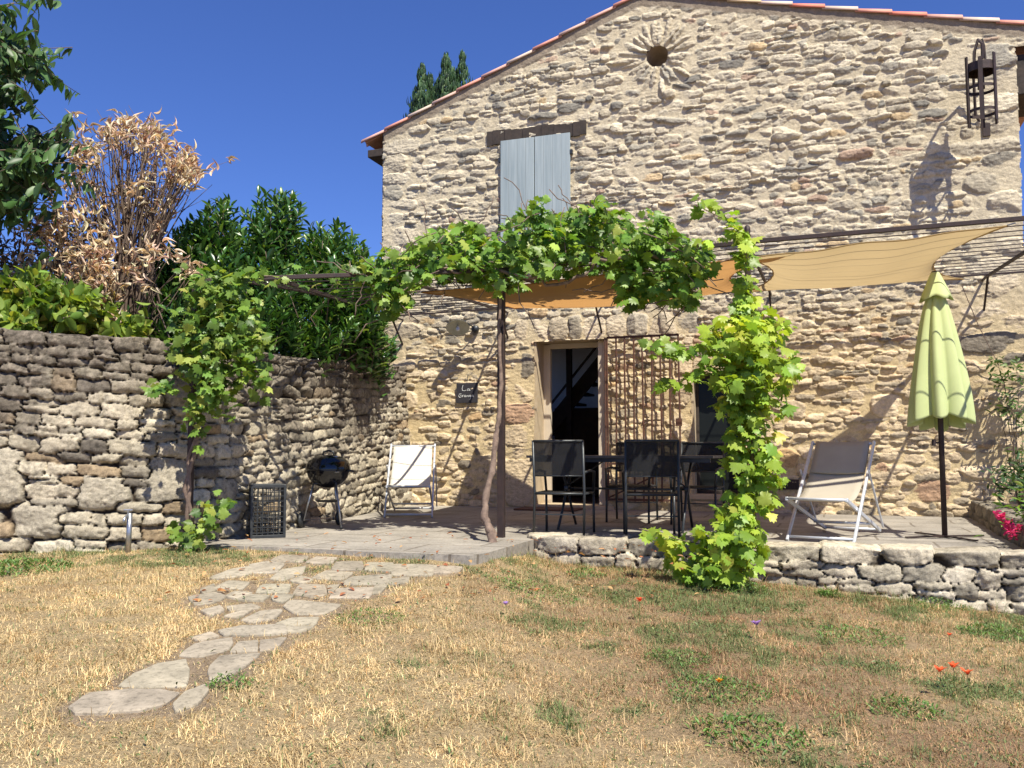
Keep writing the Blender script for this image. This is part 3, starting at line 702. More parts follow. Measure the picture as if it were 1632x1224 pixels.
# ================================================================== PERGOLA
def rail_z(d): return 2.50 + (2.80 - 2.50) * (4.2 - d) / 3.85    # the frame climbs towards the house
perg = empty('iron_pergola', tuple(C0), WANG, 'rusty iron pergola frame with thin overhead rods in front of the stone gable', 'pergola')
P1 = loc(at(312, 447, 7.50)); P2 = np.array([3.46, -4.2, 2.475]); P3 = np.array([5.69, -4.2, 2.56]); P4 = np.array([9.2, -4.2, 2.59])
PA = P1 + (P2 - P1) * .235
def post(x, y, ztop, z0, w=.05, ball=True):
    b = MB(); b.box((x - w / 2, y - w / 2, z0), (x + w / 2, y + w / 2, ztop)); b.build('post', M['iron'], perg, bevel=.004)
    if ball:
        b = MB(); b.lathe([(.001, .10), (.02, .085), (.028, .05), (.024, .02), (.03, 0), (.001, -.001)], 12, (x, y, ztop + .0)); b.build('finial', M['iron'], perg, True)
post(P1[0], P1[1], P1[2] - .02, -.12, .045, False); post(P2[0], P2[1], P2[2] - .03, -.02, .062, False); post(P3[0], P3[1], P3[2] + .05, -.02, .045); post(P4[0], P4[1], P4[2], -.02)
def beam(a, c, w=.035, h=.036, nm='beam'):
    MB().bar(a, c, w, h).build(nm, M['iron'], perg, bevel=.003)
beam(P1, P2 + np.array([.04, 0, 0])); beam(P2 + np.array([.04, 0, 0]), P3); beam(P3 + np.array([.03, 0, 0]), P4)
RY = -.35; rz = lambda x: 2.765 + (x - .2) * .0115
Rl = np.array([.25, RY, rz(.25)]); Rr = np.array([9.2, RY, rz(9.2)])
beam(Rl, Rr, .022, .022, 'wall_rail')
beam(PA, np.array([.32, RY, rz(.3)]), .03, .035, 'cross_beam')
BL = [(2.55, 2.02), (3.46, 3.40), (5.69, 5.66), (8.15, 8.12)]
def front_pt(t):
    if t < P2[0]: k = (t - P1[0]) / (P2[0] - P1[0]); return P1 + (P2 - P1) * k
    if t < P3[0]: k = (t - P2[0]) / (P3[0] - P2[0]); return P2 + (P3 - P2) * k
    k = (t - P3[0]) / (P4[0] - P3[0]); return P3 + (P4 - P3) * k
for tf_, tr_ in BL: beam(front_pt(tf_) + np.array([0, .03, -.01]), np.array([tr_, RY, rz(tr_) - .02]), .028, .032, 'cross_beam')
for tr_ in (.34, 2.02, 3.40, 5.66, 8.12):
    MB().bar((tr_, RY - .02, rz(tr_) - .03), (tr_, .03, rz(tr_) - .42), .022, .022).bar((tr_, RY, rz(tr_) - .01), (tr_, .03, rz(tr_) - .01), .022, .022).build('bracket', M['iron'], perg)
NR = 13
for i in range(NR):
    k = (i + 1) / (NR + 1)
    a = PA + (np.array([.32, RY, rz(.3)]) - PA) * k
    pts = [a]
    for t in (2.3, P2[0], 4.6, P3[0], 7.4, P4[0]):
        if t <= a[0] + .1: continue
        f_ = front_pt(t); e_ = np.array([t, RY, rz(t)]); pts.append(f_ + (e_ - f_) * k + np.array([0, 0, -.012 * (1 if t in (2.3, 4.6, 7.4) else 0)]))
    MB().tube(pts, .0055, 5).build('rod', M['iron'], perg, True)
for i in range(9):                                             # thin rods of the left wing, over the wall
    k = (i + 1) / 10.0
    a = P1 + (PA - P1) * k; c_ = PA + (np.array([.32, RY, rz(.3)]) - PA) * (.06 + k * .75)
    MB().tube([a, c_], .0045, 5).build('rod', M['iron'], perg, True)

# ---- shade sails: concave edged sheets hung under the rods
def sail(name, corners, sag, conc, mat, label, hem):
    """corners A(front left) B(front right) Cc(back right) D(back left), wall frame"""
    A, B, Cc, D = [np.array(p, float) for p in corners]; n_ = 44; V = []; ce = A * .25 + B * .25 + Cc * .25 + D * .25
    for j in range(n_ + 1):
        for i in range(n_ + 1):
            u_, v_ = i / n_, j / n_
            P = (A * (1 - u_) + B * u_) * (1 - v_) + (D * (1 - u_) + Cc * u_) * v_
            e1 = 4 * u_ * (1 - u_); e2 = 4 * v_ * (1 - v_)
            yv = 2 * v_ - 1; xu = 2 * u_ - 1
            P = P.copy()
            nrm = (B - A) / np.linalg.norm(B - A); dep = (D - A) / np.linalg.norm(D - A)
            P += dep * (-yv) * abs(yv) * e1 * (conc[0] if yv < 0 else conc[1])
            P += nrm * (-xu) * abs(xu) * e2 * (conc[2] if xu < 0 else conc[3])
            P[2] -= sag * e1 ** .7 * e2 ** .7
            P[2] += .012 * math.sin(u_ * 17 + v_ * 5) * e1 * (1 - v_) + .006 * math.sin(v_ * 60) * e2
            V.append(P)
    o = np_mesh(name, V, grid_faces(n_ + 1, n_ + 1), mat, None, True)
    o.location = tuple(C0); o.rotation_euler = (0, 0, WANG); tag(o, label, 'shade sail')
    V = np.array(V).reshape(n_ + 1, n_ + 1, 3)
    h = MB()
    for ln in (V[0], V[-1], V[:, 0], V[:, -1]): h.tube([p + np.array([0, 0, -.004]) for p in ln[::2]], .007, 5)
    h.build('hem', hem, o, True)
    for P, Q in ((A, A + (A - ce) * .04), (B, B + (B - ce) * .04), (Cc, Cc + (Cc - ce) * .06), (D, D + (D - ce) * .06)): MB().tube([P, Q], .006, 5).build('cord', M['steel'], o)
    return o
pz = lambda t, d: float((front_pt(t) + (np.array([t, RY, rz(t)]) - front_pt(t)) * ((4.2 - d) / 3.85))[2])
sail('shade_sail', [(2.55, -4.02, pz(2.6, 4.02) - .06), (6.0, -4.0, pz(6, 4.0) - .09), (5.65, -.9, pz(5.6, .9) - .04), (2.42, -.88, pz(2.4, .88) - .05)], .16, (.25, .28, .1, .45), M['ochre_sail'],
     'ochre shade sail above the dining table, partly covered by vine leaves', M['ochre_sail'])
sail('shade_sail', [(5.66, -4.10, pz(5.6, 4.10) - .12), (7.66, -4.12, pz(7.66, 4.12) - .03), (7.85, -.48, pz(7.8, .48) - .05), (5.35, -.65, pz(5.4, .65) - .05)], .12, (.02, .45, .3, .42), M['tan_sail'],
     'pale tan shade sail on the right, above the closed parasol', M['tan_sail'])

# ================================================================== WALL THINGS
def place(o, t, d, z, rz_=0.0):
    o.location = tuple(W(t, d, z)); o.rotation_euler = (0, 0, WANG + rz_); return o
# enamel wall lamp
lp = empty('wall_lamp', label='small grey green enamel lamp on a curled iron arm above the slate sign', cat='lamp'); place(lp, 1.53, 0, 2.56)
b = MB(); b.lathe([(.001, -.09), (.05, -.085), (.055, -.03), (.03, -.015), (.001, -.01)], 16, (0, 0, 0), 'y')
b.tube([(0, -.06, 0), (-.02, -.13, .03), (-.06, -.20, .065), (-.11, -.25, .07), (-.15, -.27, .04)], .011, 7); b.build('arm', M['dark_metal'], lp, True)
sh = MB(); sh.lathe([(.001, .05), (.035, .048), (.045, .03), (.05, .012), (.10, -.005), (.165, -.03), (.170, -.036), (.160, -.034), (.10, -.011), (.04, -.004), (.001, .0)], 32)
s_ = sh.build('lamp_shade', M['enamel'], lp, True); s_.location = (-.17, -.30, .02); s_.rotation_euler = (R(-30), R(-14), 0)
b = MB(); b.lathe([(.001, 0), (.018, -.005), (.02, -.03), (.03, -.06), (.026, -.085), (.001, -.1)], 14); bb = b.build('bulb', mat_plain('bulb_glass', (.8, .8, .75), None, 5, .1, bmp=0), s_, True)
# slate sign
sg = empty('slate_sign', label='small dark slate house sign with white handwriting under the wall lamp', cat='sign'); place(sg, 1.405, .045, 1.63)
MB().box((-.165, -.012, -.145), (.165, .004, .145)).build('plate', M['slate'], sg, bevel=.002)
MB().tube([(-.0, -.0, .145), (.0, .02, .27)], .003, 5).build('hanging_wire', M['dark_metal'], sg)
def stroke(pts, w=.006): 
    b_ = MB(); b_.tube([(x, -.0135, z) for x, z in pts], w * .5, 5); return b_
L1 = [[(-.06, .115), (-.075, .07), (-.07, .035), (-.04, .03), (-.01, .038)], [(.035, .055), (.015, .06), (.005, .045), (.015, .03), (.035, .045), (.038, .058), (.04, .032), (.055, .034)]]
L2 = [[(-.085, -.015), (-.115, -.012), (-.13, -.04), (-.115, -.065), (-.09, -.06), (-.085, -.04), (-.105, -.04)], [(-.07, -.03), (-.068, -.06), (-.065, -.04), (-.05, -.03)],
      [(-.02, -.035), (-.038, -.035), (-.042, -.055), (-.025, -.06), (-.018, -.04), (-.015, -.06)], [(.0, -.035), (.0, -.06), (.005, -.04), (.02, -.035), (.024, -.06)],
      [(.06, -.035), (.042, -.035), (.04, -.052), (.055, -.055), (.062, -.035), (.058, -.09), (.04, -.1)], [(.078, -.048), (.1, -.042), (.098, -.028), (.082, -.032), (.08, -.055), (.105, -.058)]]
wb = MB()
for st_ in L1 + L2: wb.tube([(x, -.0135, z) for x, z in st_], .0035, 5)
wb.build('lettering', M['chalk'], sg)
# hanging iron lantern at the right of the gable
ln = empty('iron_lantern', label='tall rusty iron cage lantern on a curved bracket high on the right of the gable', cat='lantern'); place(ln, 8.11, .52, 4.98)
b = MB(); b.tube([(.12, .55, -.28), (.0, .46, -.1), (-.02, .36, .35), (-.03, .15, .58), (-.01, .02, .66), (.02, -.04, .58), (.02, -.03, .40)], .017, 8)
b.tube([(-.07, .0, .38), (-.065, .0, .5), (-.02, .0, .63), (.03, .0, .65), (.05, 0, .56), (.055, .0, .38)], .012, 6); b.box((.08, .49, -.36), (.16, .53, -.2)); b.build('bracket', M['iron'], ln)
b = MB()
for k in range(6):
    a = 2 * math.pi * k / 6 + .35; x, y = .165 * math.cos(a), .165 * math.sin(a)
    b = MB(); b.bar((x, y, -.37), (x, y, .43 if k % 2 else .38), .046, .014, (math.cos(a), math.sin(a), 0)); b.build('upright', M['iron'], ln)
for z0, hh in ((.24, .10), (.03, .035), (-.25, .035)):
    b = MB(); b.lathe([(.155, z0), (.16, z0), (.16, z0 + hh), (.155, z0 + hh), (.155, z0)], 24); b.build('hoop', M['iron'], ln)
b = MB(); b.lathe([(.155, .33), (.08, .37), (.001, .39)], 24); b.lathe([(.03, .36), (.035, .18), (.04, .05), (.001, .04)], 12); b.build('lantern_top', M['iron'], ln, True)

# ================================================================== FURNITURE
def deckchair(label, fabric, P, ang, cushion=True):
    t = empty('deck_chair', P, ang, label, 'deck chair', 'folding deck chairs on the terrace'); w = .28
    A0, A1 = (-.52, .0), (.36, .87); B0, B1 = (-.60, .37), (.62, .03); S0, S1 = (-.02, .60), (.50, .06)
    def side(s, nm, p, q, ww=.022, hh=.034):
        MB().bar((s, p[0], p[1]), (s, q[0], q[1]), ww, hh).build(nm, M['alu'], t, bevel=.004)
    for s in (-w, w):
        side(s, 'back_frame', A0, A1); side(s * .9, 'seat_frame', B0, B1); side(s * 1.08, 'strut', (.0, .61), (.52, .07), .016, .02)
    for p, ww in (((A0[0] + .03, A0[1] + .035), w), ((A1[0] - .015, A1[1] - .02), w), ((B0[0] + .01, B0[1]), w * .9), ((B1[0] - .03, B1[1] + .01), w * .9), ((.22, .12), w * .9)):
        MB().tube([(-ww, p[0], p[1]), (ww, p[0], p[1])], .013, 10).build('crossbar', M['alu'], t, True)
    n_ = 22; V = []
    pa = np.array([A1[0] - .015, A1[1] - .01]); pb = np.array([B0[0] + .01, B0[1] + .015])
    for j in range(n_ + 1):
        k = j / n_
        c_ = pa * (1 - k) ** 2 + 2 * k * (1 - k) * np.array([-.10, .22]) + pb * k * k
        for i in range(9):
            x = (-1 + 2 * i / 8) * (w - .035); V.append((x, c_[0] + .006 * math.cos(i * .8), c_[1] - .012 * (1 - (2 * i / 8 - 1) ** 2)))
    s_ = np_mesh('seat_cloth', V, grid_faces(n_ + 1, 9), fabric, t, True); sm = s_.modifiers.new('thickness', 'SOLIDIFY'); sm.thickness = .004
    if not cushion: return t
    V2 = [(v[0] * .985, v[1] - .012, v[2] + .012) for v in V[:9 * 7]]
    h_ = np_mesh('head_cushion', V2, grid_faces(7, 9), fabric, t, True); sm = h_.modifiers.new('thickness', 'SOLIDIFY'); sm.thickness = .012
    return t
dA = deckchair('white canvas deck chair facing the camera against the gable beside the barbecue', M['canvas'], tuple(at(655, 815, 11.0)[:2]) + (0.004,), R(3), False)
q = atz(1255, 862); q2 = atz(1360, 868)
mid = (q + q2) / 2; ang = math.atan2(q2[1] - q[1], q2[0] - q[0])
cs, sn = math.cos(ang), math.sin(ang)
dB = deckchair('beige canvas deck chair turned to the left in front of the closed parasol', M['canvas_beige'], (mid[0] - sn * .52, mid[1] + cs * .52, .004), ang)

def garden_chair(P, ang, label):
    t = empty('garden_chair', P, ang, label, 'chair', 'metal mesh chairs round the table')   # sitter looks along +y
    w = .235; m = M['dark_metal']
    for s in (-w, w):
        MB().tube([(s, -.27, 0), (s, -.235, .39), (s, -.30, .88)], .0125, 8).build('leg', m, t, True)
        MB().tube([(s, .25, 0), (s, .235, .39)], .0125, 8).build('leg', m, t, True)
        MB().tube([(s, -.255, .585), (s * 1.05, .0, .60), (s * 1.05, .22, .585), (s, .24, .39)], .013, 8).build('armrest', m, t, True)
    MB().tube([(-w, -.235, .39), (w, -.235, .39), (w, .24, .39), (-w, .24, .39), (-w, -.235, .39)], .012, 8).build('seat_frame', m, t, True)
    MB().tube([(-w, -.30, .875), (w, -.30, .875)], .0125, 8).build('top_rail', m, t, True); MB().tube([(-w, -.258, .555), (w, -.258, .555)], .008, 6).build('lower_rail', m, t, True)
    MB().box((-w + .01, -.225, .39), (w - .01, .23, .396)).build('seat', M['mesh'], t)
    b = MB(); b.add([(-w + .008, -.259, .555), (w - .008, -.259, .555), (w - .008, -.30, .87), (-w + .008, -.30, .87), (-w + .008, -.263, .555), (w - .008, -.263, .555), (w - .008, -.304, .87), (-w + .008, -.304, .87)],
                    [(0, 3, 2, 1), (4, 5, 6, 7), (0, 1, 5, 4), (2, 3, 7, 6)]); b.build('backrest', M['mesh'], t)
    MB().bar((-w, -.24, .2), (w, -.24, .2), .012).build('stretcher', m, t)
    return t
qa = atz(903, 856); qb = atz(1046, 860)
garden_chair((qa[0], qa[1] + .27, .003), WANG + R(4), 'black mesh chair with its back to the camera in front of the open doorway')
garden_chair((qb[0], qb[1] + .30, .003), WANG + R(14), 'black mesh chair, back to the camera, before the grille and next to the vine column')
garden_chair((.93 + .42, 9.95, .003), WANG + R(180), 'black mesh chair on the house side of the table, just right of the doorway')
garden_chair((2.02, 9.62, .003), WANG + R(176), 'black mesh chair on the house side of the table, beside the dark lower window')
# table
tb = empty('garden_table', (1.16, 9.02, .003), WANG, 'long dark slatted garden table between the four black mesh chairs', 'table')
b = MB()
for i in range(8): b.box((-.93, -.42 + i * .106, .715), (.93, -.42 + i * .106 + .098, .74))
b.build('tabletop', M['darkwood'] if False else mat_plain('grey_wood_top', (.13, .115, .10), (.08, .07, .062), 12, .6, bmp=.2), tb, bevel=.003)
b = MB(); b.box((-.90, -.40, .675), (.90, -.37, .714)); b.box((-.90, .37, .675), (.90, .40, .714)); b.build('apron', M['dark_metal'], tb)
for sx in (-1, 1):
    x = sx * .62
    for s in (-1, 1):
        MB().tube([(x, s * .36, .70), (x, s * .12, .52), (x, -s * .05, .36), (x, -s * .16, .2), (x, -s * .34, .0)], .014, 8).build('leg', M['dark_metal'], tb, True)
    MB().lathe([(.001, -.02), (.045, -.02), (.045, .02), (.001, .02)], 16, (x, 0, .40), 'x').build('leg_boss', M['dark_metal'], tb)
MB().tube([(-.62, 0, .40), (.62, 0, .40)], .011, 8).build('stretcher', M['dark_metal'], tb, True)
MB().tube([(-.62, 0, .42), (-.2, .0, .70)], .008, 6).tube([(.62, 0, .42), (.2, .0, .70)], .008, 6).build('brace', M['dark_metal'], tb, True)

# kettle barbecue
bp = atz(523, 842); bq = empty('kettle_barbecue', (bp[0] - .03, bp[1] + .10, .003), R(-8), 'black kettle barbecue on three thin legs beside the dry stone wall', 'barbecue')
rr = .225
MB().lathe([(.001, .40), (.08, .41), (.15, .45), (.20, .51), (rr, .58), (rr + .004, .60), (rr - .004, .60)], 40).build('bowl', M['enamel_black'], bq, True)
lid = MB().lathe([(rr + .008, .592), (rr + .009, .605), (rr, .64), (.20, .685), (.15, .72), (.08, .742), (.001, .748)], 40).build('lid', M['enamel_black'], bq, True)
MB().tube([(-.06, 0, .738), (-.055, 0, .775), (0, 0, .79), (.055, 0, .775), (.06, 0, .738)], .011, 8).build('handle', M['black_plastic'], lid, True)
MB().lathe([(.03, .742), (.032, .752), (.001, .754)], 16, (.1, -.06, -.02)).build('vent_damper', M['steel'], lid, True)
MB().tube([(rr - .01, -.05, .585), (rr + .055, -.04, .575), (rr + .055, .04, .575), (rr - .01, .05, .585)], .009, 6).build('side_handle', M['black_plastic'], bq, True)
MB().tube([(rr * .55, -rr * .75, .57), (rr * .8, -rr * .8, .572)], .006, 6).build('bowl_badge', M['steel'], bq)
LG = [(.12, -.10, .46, .22, -.20, 0.02), (-.13, -.06, .46, -.22, -.10, .07), (.02, .14, .46, .03, .24, .07)]
for i, (x0, y0, z0, x1, y1, z1) in enumerate(LG):
    l_ = MB().tube([(x0, y0, z0), (x1, y1, z1)], .011, 8).build('leg', M['steel'], bq, True)
    if i == 0: MB().tube([(x1 - .008, y1 + .008, .03), (x1, y1, 0)], .015, 8).build('foot_cap', M['black_plastic'], l_, True)
for x, y in ((-.24, -.10), (.03, .27)):
    MB().lathe([(.001, -.025), (.05, -.025), (.075, -.015), (.08, 0), (.075, .015), (.05, .025), (.001, .025)], 24, (x, y, .08), 'x').build('wheel', M['black_plastic'], bq, True)
MB().tube([(-.24, -.1, .08), (.03, .27, .08)], .006, 6).build('axle', M['steel'], bq)
MB().lathe([(.001, .26), (.11, .262), (.125, .275), (.12, .27), (.001, .268)], 28).build('ash_catcher', M['dark_metal'], bq, True)

# folding plastic crate on end
cp = atz(424, 856); cr = empty('plastic_crate', (cp[0], cp[1] + .02, .002), R(20), 'black lattice plastic crate standing on end by the dry stone wall', 'crate')
def lattice(b, o_, e1, e2, L1_, L2_, n1, n2, th=.006):
    o_ = Vector(o_); e1 = Vector(e1); e2 = Vector(e2)
    for i in range(n1 + 1): p = o_ + e1 * L1_ * i / n1; b.bar(p, p + e2 * L2_, th, th)
    for j in range(n2 + 1): p = o_ + e2 * L2_ * j / n2; b.bar(p, p + e1 * L1_, th, th)
w, d, h = .29, .25, .47
for nm, o_, e1, e2, l1, l2, n1, n2 in (('side_panel', (-w / 2, -d / 2, 0), (0, 1, 0), (0, 0, 1), d, h, 7, 12), ('side_panel', (w / 2, -d / 2, 0), (0, 1, 0), (0, 0, 1), d, h, 7, 12),
        ('back_panel', (-w / 2, d / 2, 0), (1, 0, 0), (0, 0, 1), w, h, 8, 13), ('end_panel', (-w / 2, -d / 2, h), (1, 0, 0), (0, 1, 0), w, d, 8, 7), ('end_panel', (-w / 2, -d / 2, .01), (1, 0, 0), (0, 1, 0), w, d, 8, 7), ('front_panel', (-w / 2, -d / 2, 0), (1, 0, 0), (0, 0, 1), w, h, 6, 10)):
    b = MB(); lattice(b, o_, e1, e2, l1, l2, n1, n2, .007); b.build(nm, M['black_plastic'], cr)
b = MB()
for x in (-w / 2, w / 2):
    for y in (-d / 2, d / 2): b.box((x - .012, y - .012, 0), (x + .012, y + .012, h + .008))
for z in (.012, h - .004):
    for y in (-d / 2, d / 2): b.bar((-w / 2, y, z), (w / 2, y, z), .02, .03)
    for x in (-w / 2, w / 2): b.bar((x, -d / 2, z), (x, d / 2, z), .02, .03)
b.build('rim', M['black_plastic'], cr, bevel=.003)
b = MB(); lattice(b, (-.12, .0, .03), (1, .12, 0), (0, .05, 1), .23, .20, 7, 6, .008); b.build('folded_wall', M['black_plastic'], cr)

# parasol
up = atz(1506, 857); pu = empty('closed_parasol', (up[0], up[1], .004), 0, 'closed lime green parasol on a rusty pole at the right of the terrace', 'parasol')
MB().tube([(0, 0, 0), (0, 0, 2.42)], .024, 14).build('pole', M['iron'], pu, True)
for a in (12, 102, 192, 282):
    MB().bar((0, 0, .012), (.40 * math.cos(R(a)), .40 * math.sin(R(a)), .008), .035, .012).build('base_foot', M['iron'], pu)
MB().tube([(.02, 0, .86), (-.07, -.01, .86)], .008, 6).lathe([(.001, -.03), (.018, -.03), (.018, .03), (.001, .03)], 10, (-.075, -.01, .86)).build('locking_pin', M['iron'], pu)
NT, NZ = 192, 46; V = []; zt, zb = 2.22, 1.05
rs_ = random.Random(3); ph = [rs_.uniform(-.25, .25) for _ in range(9)]; am = [rs_.uniform(.7, 1.2) for _ in range(9)]
for j in range(NZ + 1):
    k = j / NZ; z = zt + (zb - zt) * k; Rr_ = .062 + .208 * k ** .72 - .012 * k ** 8
    for i in range(NT):
        a = 2 * math.pi * i / NT; m_ = 8; x_ = a / (2 * math.pi) * m_; c_ = int(x_) % m_; fr = (x_ - int(x_)) * 2 - 1
        fold = (abs(fr) ** 1.6); amp = (.22 + .22 * k) * am[c_]
        r_ = Rr_ * (1.10 - amp * fold) * (1 + .03 * math.sin(a * 3 + k * 4))
        tw = a + .10 * math.sin(k * 2.5 + c_) + ph[c_] * .3 * k
        hem = -.03 * (1 - fold) * k ** 6 * (.4 + .6 * am[c_]) + .055 * math.sin(a + .2) * k ** 5 * -1 + .015 * k ** 6 * fold
        V.append((r_ * math.cos(tw) * 1.05, r_ * math.sin(tw) * .85, z + hem))
F = [(j * NT + i, (j + 1) * NT + i, (j + 1) * NT + (i + 1) % NT, j * NT + (i + 1) % NT) for j in range(NZ) for i in range(NT)]
cn = np_mesh('canopy', V, F, M['lime'], pu, True); sm = cn.modifiers.new('thickness', 'SOLIDIFY'); sm.thickness = .003
V = []
for j in range(9):
    k = j / 8; z = 2.44 - .25 * k
    for i in range(NT):
        a = 2 * math.pi * i / NT; r_ = (.034 + .105 * k ** .9) * (1 + .09 * k * math.cos(5 * a + 1)); V.append((r_ * math.cos(a), r_ * math.sin(a), z - .016 * k ** 3 * math.cos(5 * a + 1)))
F = [(j * NT + i, (j + 1) * NT + i, (j + 1) * NT + (i + 1) % NT, j * NT + (i + 1) % NT) for j in range(8) for i in range(NT)]
tc_ = np_mesh('top_vent', V, F, M['lime'], pu, True); sm = tc_.modifiers.new('thickness', 'SOLIDIFY'); sm.thickness = .003
MB().lathe([(.001, 2.455), (.03, 2.452), (.036, 2.43), (.001, 2.429)], 16).build('cap', M['darkwood'], pu, True)
for k in range(8):
    a = 2 * math.pi * k / 8 + .2; MB().tube([(.03 * math.cos(a), .03 * math.sin(a), 2.2), (.14 * math.cos(a), .12 * math.sin(a), 1.16)], .006, 5).build('rib', M['iron'], pu)

# doormat on the terrace, standpipe by the dry wall
o = MB().box((-.42, -.24, 0), (.42, .24, .022)).build('doormat', mat_plain('rust_brown_coir', (.15, .07, .045), (.09, .045, .03), 30, .98, bmp=.8, bscale=160), bevel=.006); place(o, 2.75, .42, .003, 0); tag(o, 'reddish brown doormat on the terrace at the open doorway', 'doormat')
tp = on_lawn(229, 872); ta = empty('garden_tap', (tp[0], 7.22, float(lawn_z(tp[0], 7.22)) - .02), 0, 'small weathered grey standpipe tap in the grass against the dry stone wall', 'tap')
MB().tube([(0, 0, 0), (.005, 0, .34)], .022, 9).build('pipe', M['steel'], ta, True); MB().tube([(0, 0, .30), (0, -.05, .32), (0, -.09, .30), (0, -.095, .26)], .012, 8).build('spout', M['steel'], ta, True)
MB().tube([(-.035, -.02, .365), (.035, -.02, .365)], .008, 6).tube([(0, -.02, .32), (0, -.02, .365)], .007, 6).build('handle', M['steel'], ta)

# ================================================================== PLANTS
def tpl_grape():
    """lobed vine leaf: outline round a slightly folded centre, stalk at the origin, tip along +y, unit length"""
    o_ = [(0, .03), (.15, -.12), (.35, -.06), (.34, .08), (.56, .20), (.43, .33), (.53, .53), (.32, .54), (.26, .76), (.12, .75), (0, 1.04)]
    pts = o_ + [(-x, y) for x, y in o_[-2:0:-1]]
    V = [(0, .38, .0)] + [(x, y, -.35 * abs(x) ** 1.3 - .10 * (y - .4) ** 2 + (.05 if i % 2 else -.02)) for i, (x, y) in enumerate(pts)]
    n_ = len(pts); F = [(0, 1 + i, 1 + (i + 1) % n_) for i in range(n_)]
    return np.array(V), np.array(F)
def tpl_lance(w=.16, bend=.18, fold=.5):
    ys = [0, .22, .5, .78, 1.0]; ws = [.12, .8, 1.0, .62, 0.0]; V = []; F = []
    for y, q in zip(ys, ws):
        z = -bend * y * y
        V += [(-w * q, y, z + fold * w * q), (0, y, z), (w * q, y, z + fold * w * q)]
    for j in range(4):
        a = j * 3; b_ = a + 3
        for c_ in (0, 1): F += [(a + c_, a + c_ + 1, b_ + c_ + 1), (a + c_, b_ + c_ + 1, b_ + c_)]
    return np.array(V), np.array(F)
def tpl_curl():
    ys = np.linspace(0, 1, 6); V = []; F = []
    for y in ys:
        q = math.sin(math.pi * min(.98, y * .9 + .08)); w = .17 * q; z = -.9 * y * y * .7; yy = y * (1 - .35 * y)
        V += [(-w * .5, yy, z + w * 1.3), (0, yy, z), (w * .5, yy, z + w * 1.3)]
    for j in range(5):
        a = j * 3; b_ = a + 3
        for c_ in (0, 1): F += [(a + c_, a + c_ + 1, b_ + c_ + 1), (a + c_, b_ + c_ + 1, b_ + c_)]
    return np.array(V), np.array(F)
GRAPE, LANCE, CURL = tpl_grape(), tpl_lance(), tpl_curl()
BROAD = tpl_lance(.26, .15, .35)
def unit(a): return a / np.maximum(np.linalg.norm(a, axis=-1, keepdims=True), 1e-9)
def leaves(name, tpl, P, D, Nn, S, Cc, mat, parent):
    """P positions, D pointing direction, Nn rough facing normal, S size, Cc colour, one row each"""
    TV, TF = tpl; n_ = len(P); D = unit(np.asarray(D, float)); Nn = np.asarray(Nn, float)
    Xa = unit(np.cross(D, Nn)); Za = np.cross(Xa, D)
    V = P[:, None] + S[:, None, None] * (TV[None, :, 0:1] * Xa[:, None] + TV[None, :, 1:2] * D[:, None] + TV[None, :, 2:3] * Za[:, None])
    F = (TF[None] + (np.arange(n_) * len(TV))[:, None, None]).reshape(-1, 3)
    col = np.repeat(Cc, len(TV), 0)
    return np_mesh(name, V.reshape(-1, 3), F, mat, parent, False, col)
M['vine_leaf'] = mat_leaf('vine_leaf', .42, .42, .4, (1.5, 1.35, .5))
M['laurel_leaf'] = mat_leaf('glossy_laurel_leaf', .28, .22, .5, (1.4, 1.4, .5))
M['dry_leaf'] = mat_leaf('dry_leaf', .7, .25, .2, (1.2, 1.0, .7))
M['tree_leaf'] = mat_leaf('tree_leaf', .45, .25, .4, (1.3, 1.4, .5))
def cols(n_, pal, r, jit=.16):
    w = np.array([p[0] for p in pal], float); c_ = np.array([p[1] for p in pal]); k = r.choice(len(pal), n_, p=w / w.sum())
    return np.clip(c_[k] * (1 + r.normal(0, jit, (n_, 1))) * (1 + r.normal(0, .05, (n_, 3))), .004, .9)
GREENS = [(3, (.105, .21, .034)), (4, (.16, .285, .045)), (3, (.24, .37, .062)), (1, (.06, .13, .024)), (.7, (.36, .44, .09))]
YELLOW = [(3, (.32, .45, .055)), (4, (.44, .54, .075)), (2, (.20, .34, .045)), (1.5, (.58, .58, .11))]
def poly_interp(pts, x): return np.interp(x, [p[0] for p in pts], [p[1] for p in pts])
def vine_leaves(name, P, r, pal, size, parent, yfun=None):
    n_ = len(P)
    az = r.uniform(0, 2 * math.pi, n_); dn = r.uniform(-1.0, .35, n_)
    D = np.stack([np.cos(az), np.sin(az) * .8 - .35, dn * 1.3], 1)
    Nn = np.stack([r.normal(.25, .5, n_), r.normal(-.75, .45, n_), r.normal(.75, .4, n_)], 1)
    Cc = cols(n_, pal, r)
    if yfun is not None:
        k = yfun(P)[:, None]; Cc = Cc * (1 - k) + cols(n_, YELLOW, r) * k
    return leaves(name, GRAPE, P, D, Nn, size * (.4 + .85 * r.random(n_) ** .8), Cc, M['vine_leaf'], parent)
def wander(a, c_, n_, amp, r):
    a = np.array(a, float); c_ = np.array(c_, float); k = np.linspace(0, 1, n_)[:, None]
    off = np.cumsum(r.normal(0, amp, (n_, 3)), 0); off -= off[0] + (off[-1] - off[0]) * k
    return a + (c_ - a) * k + off

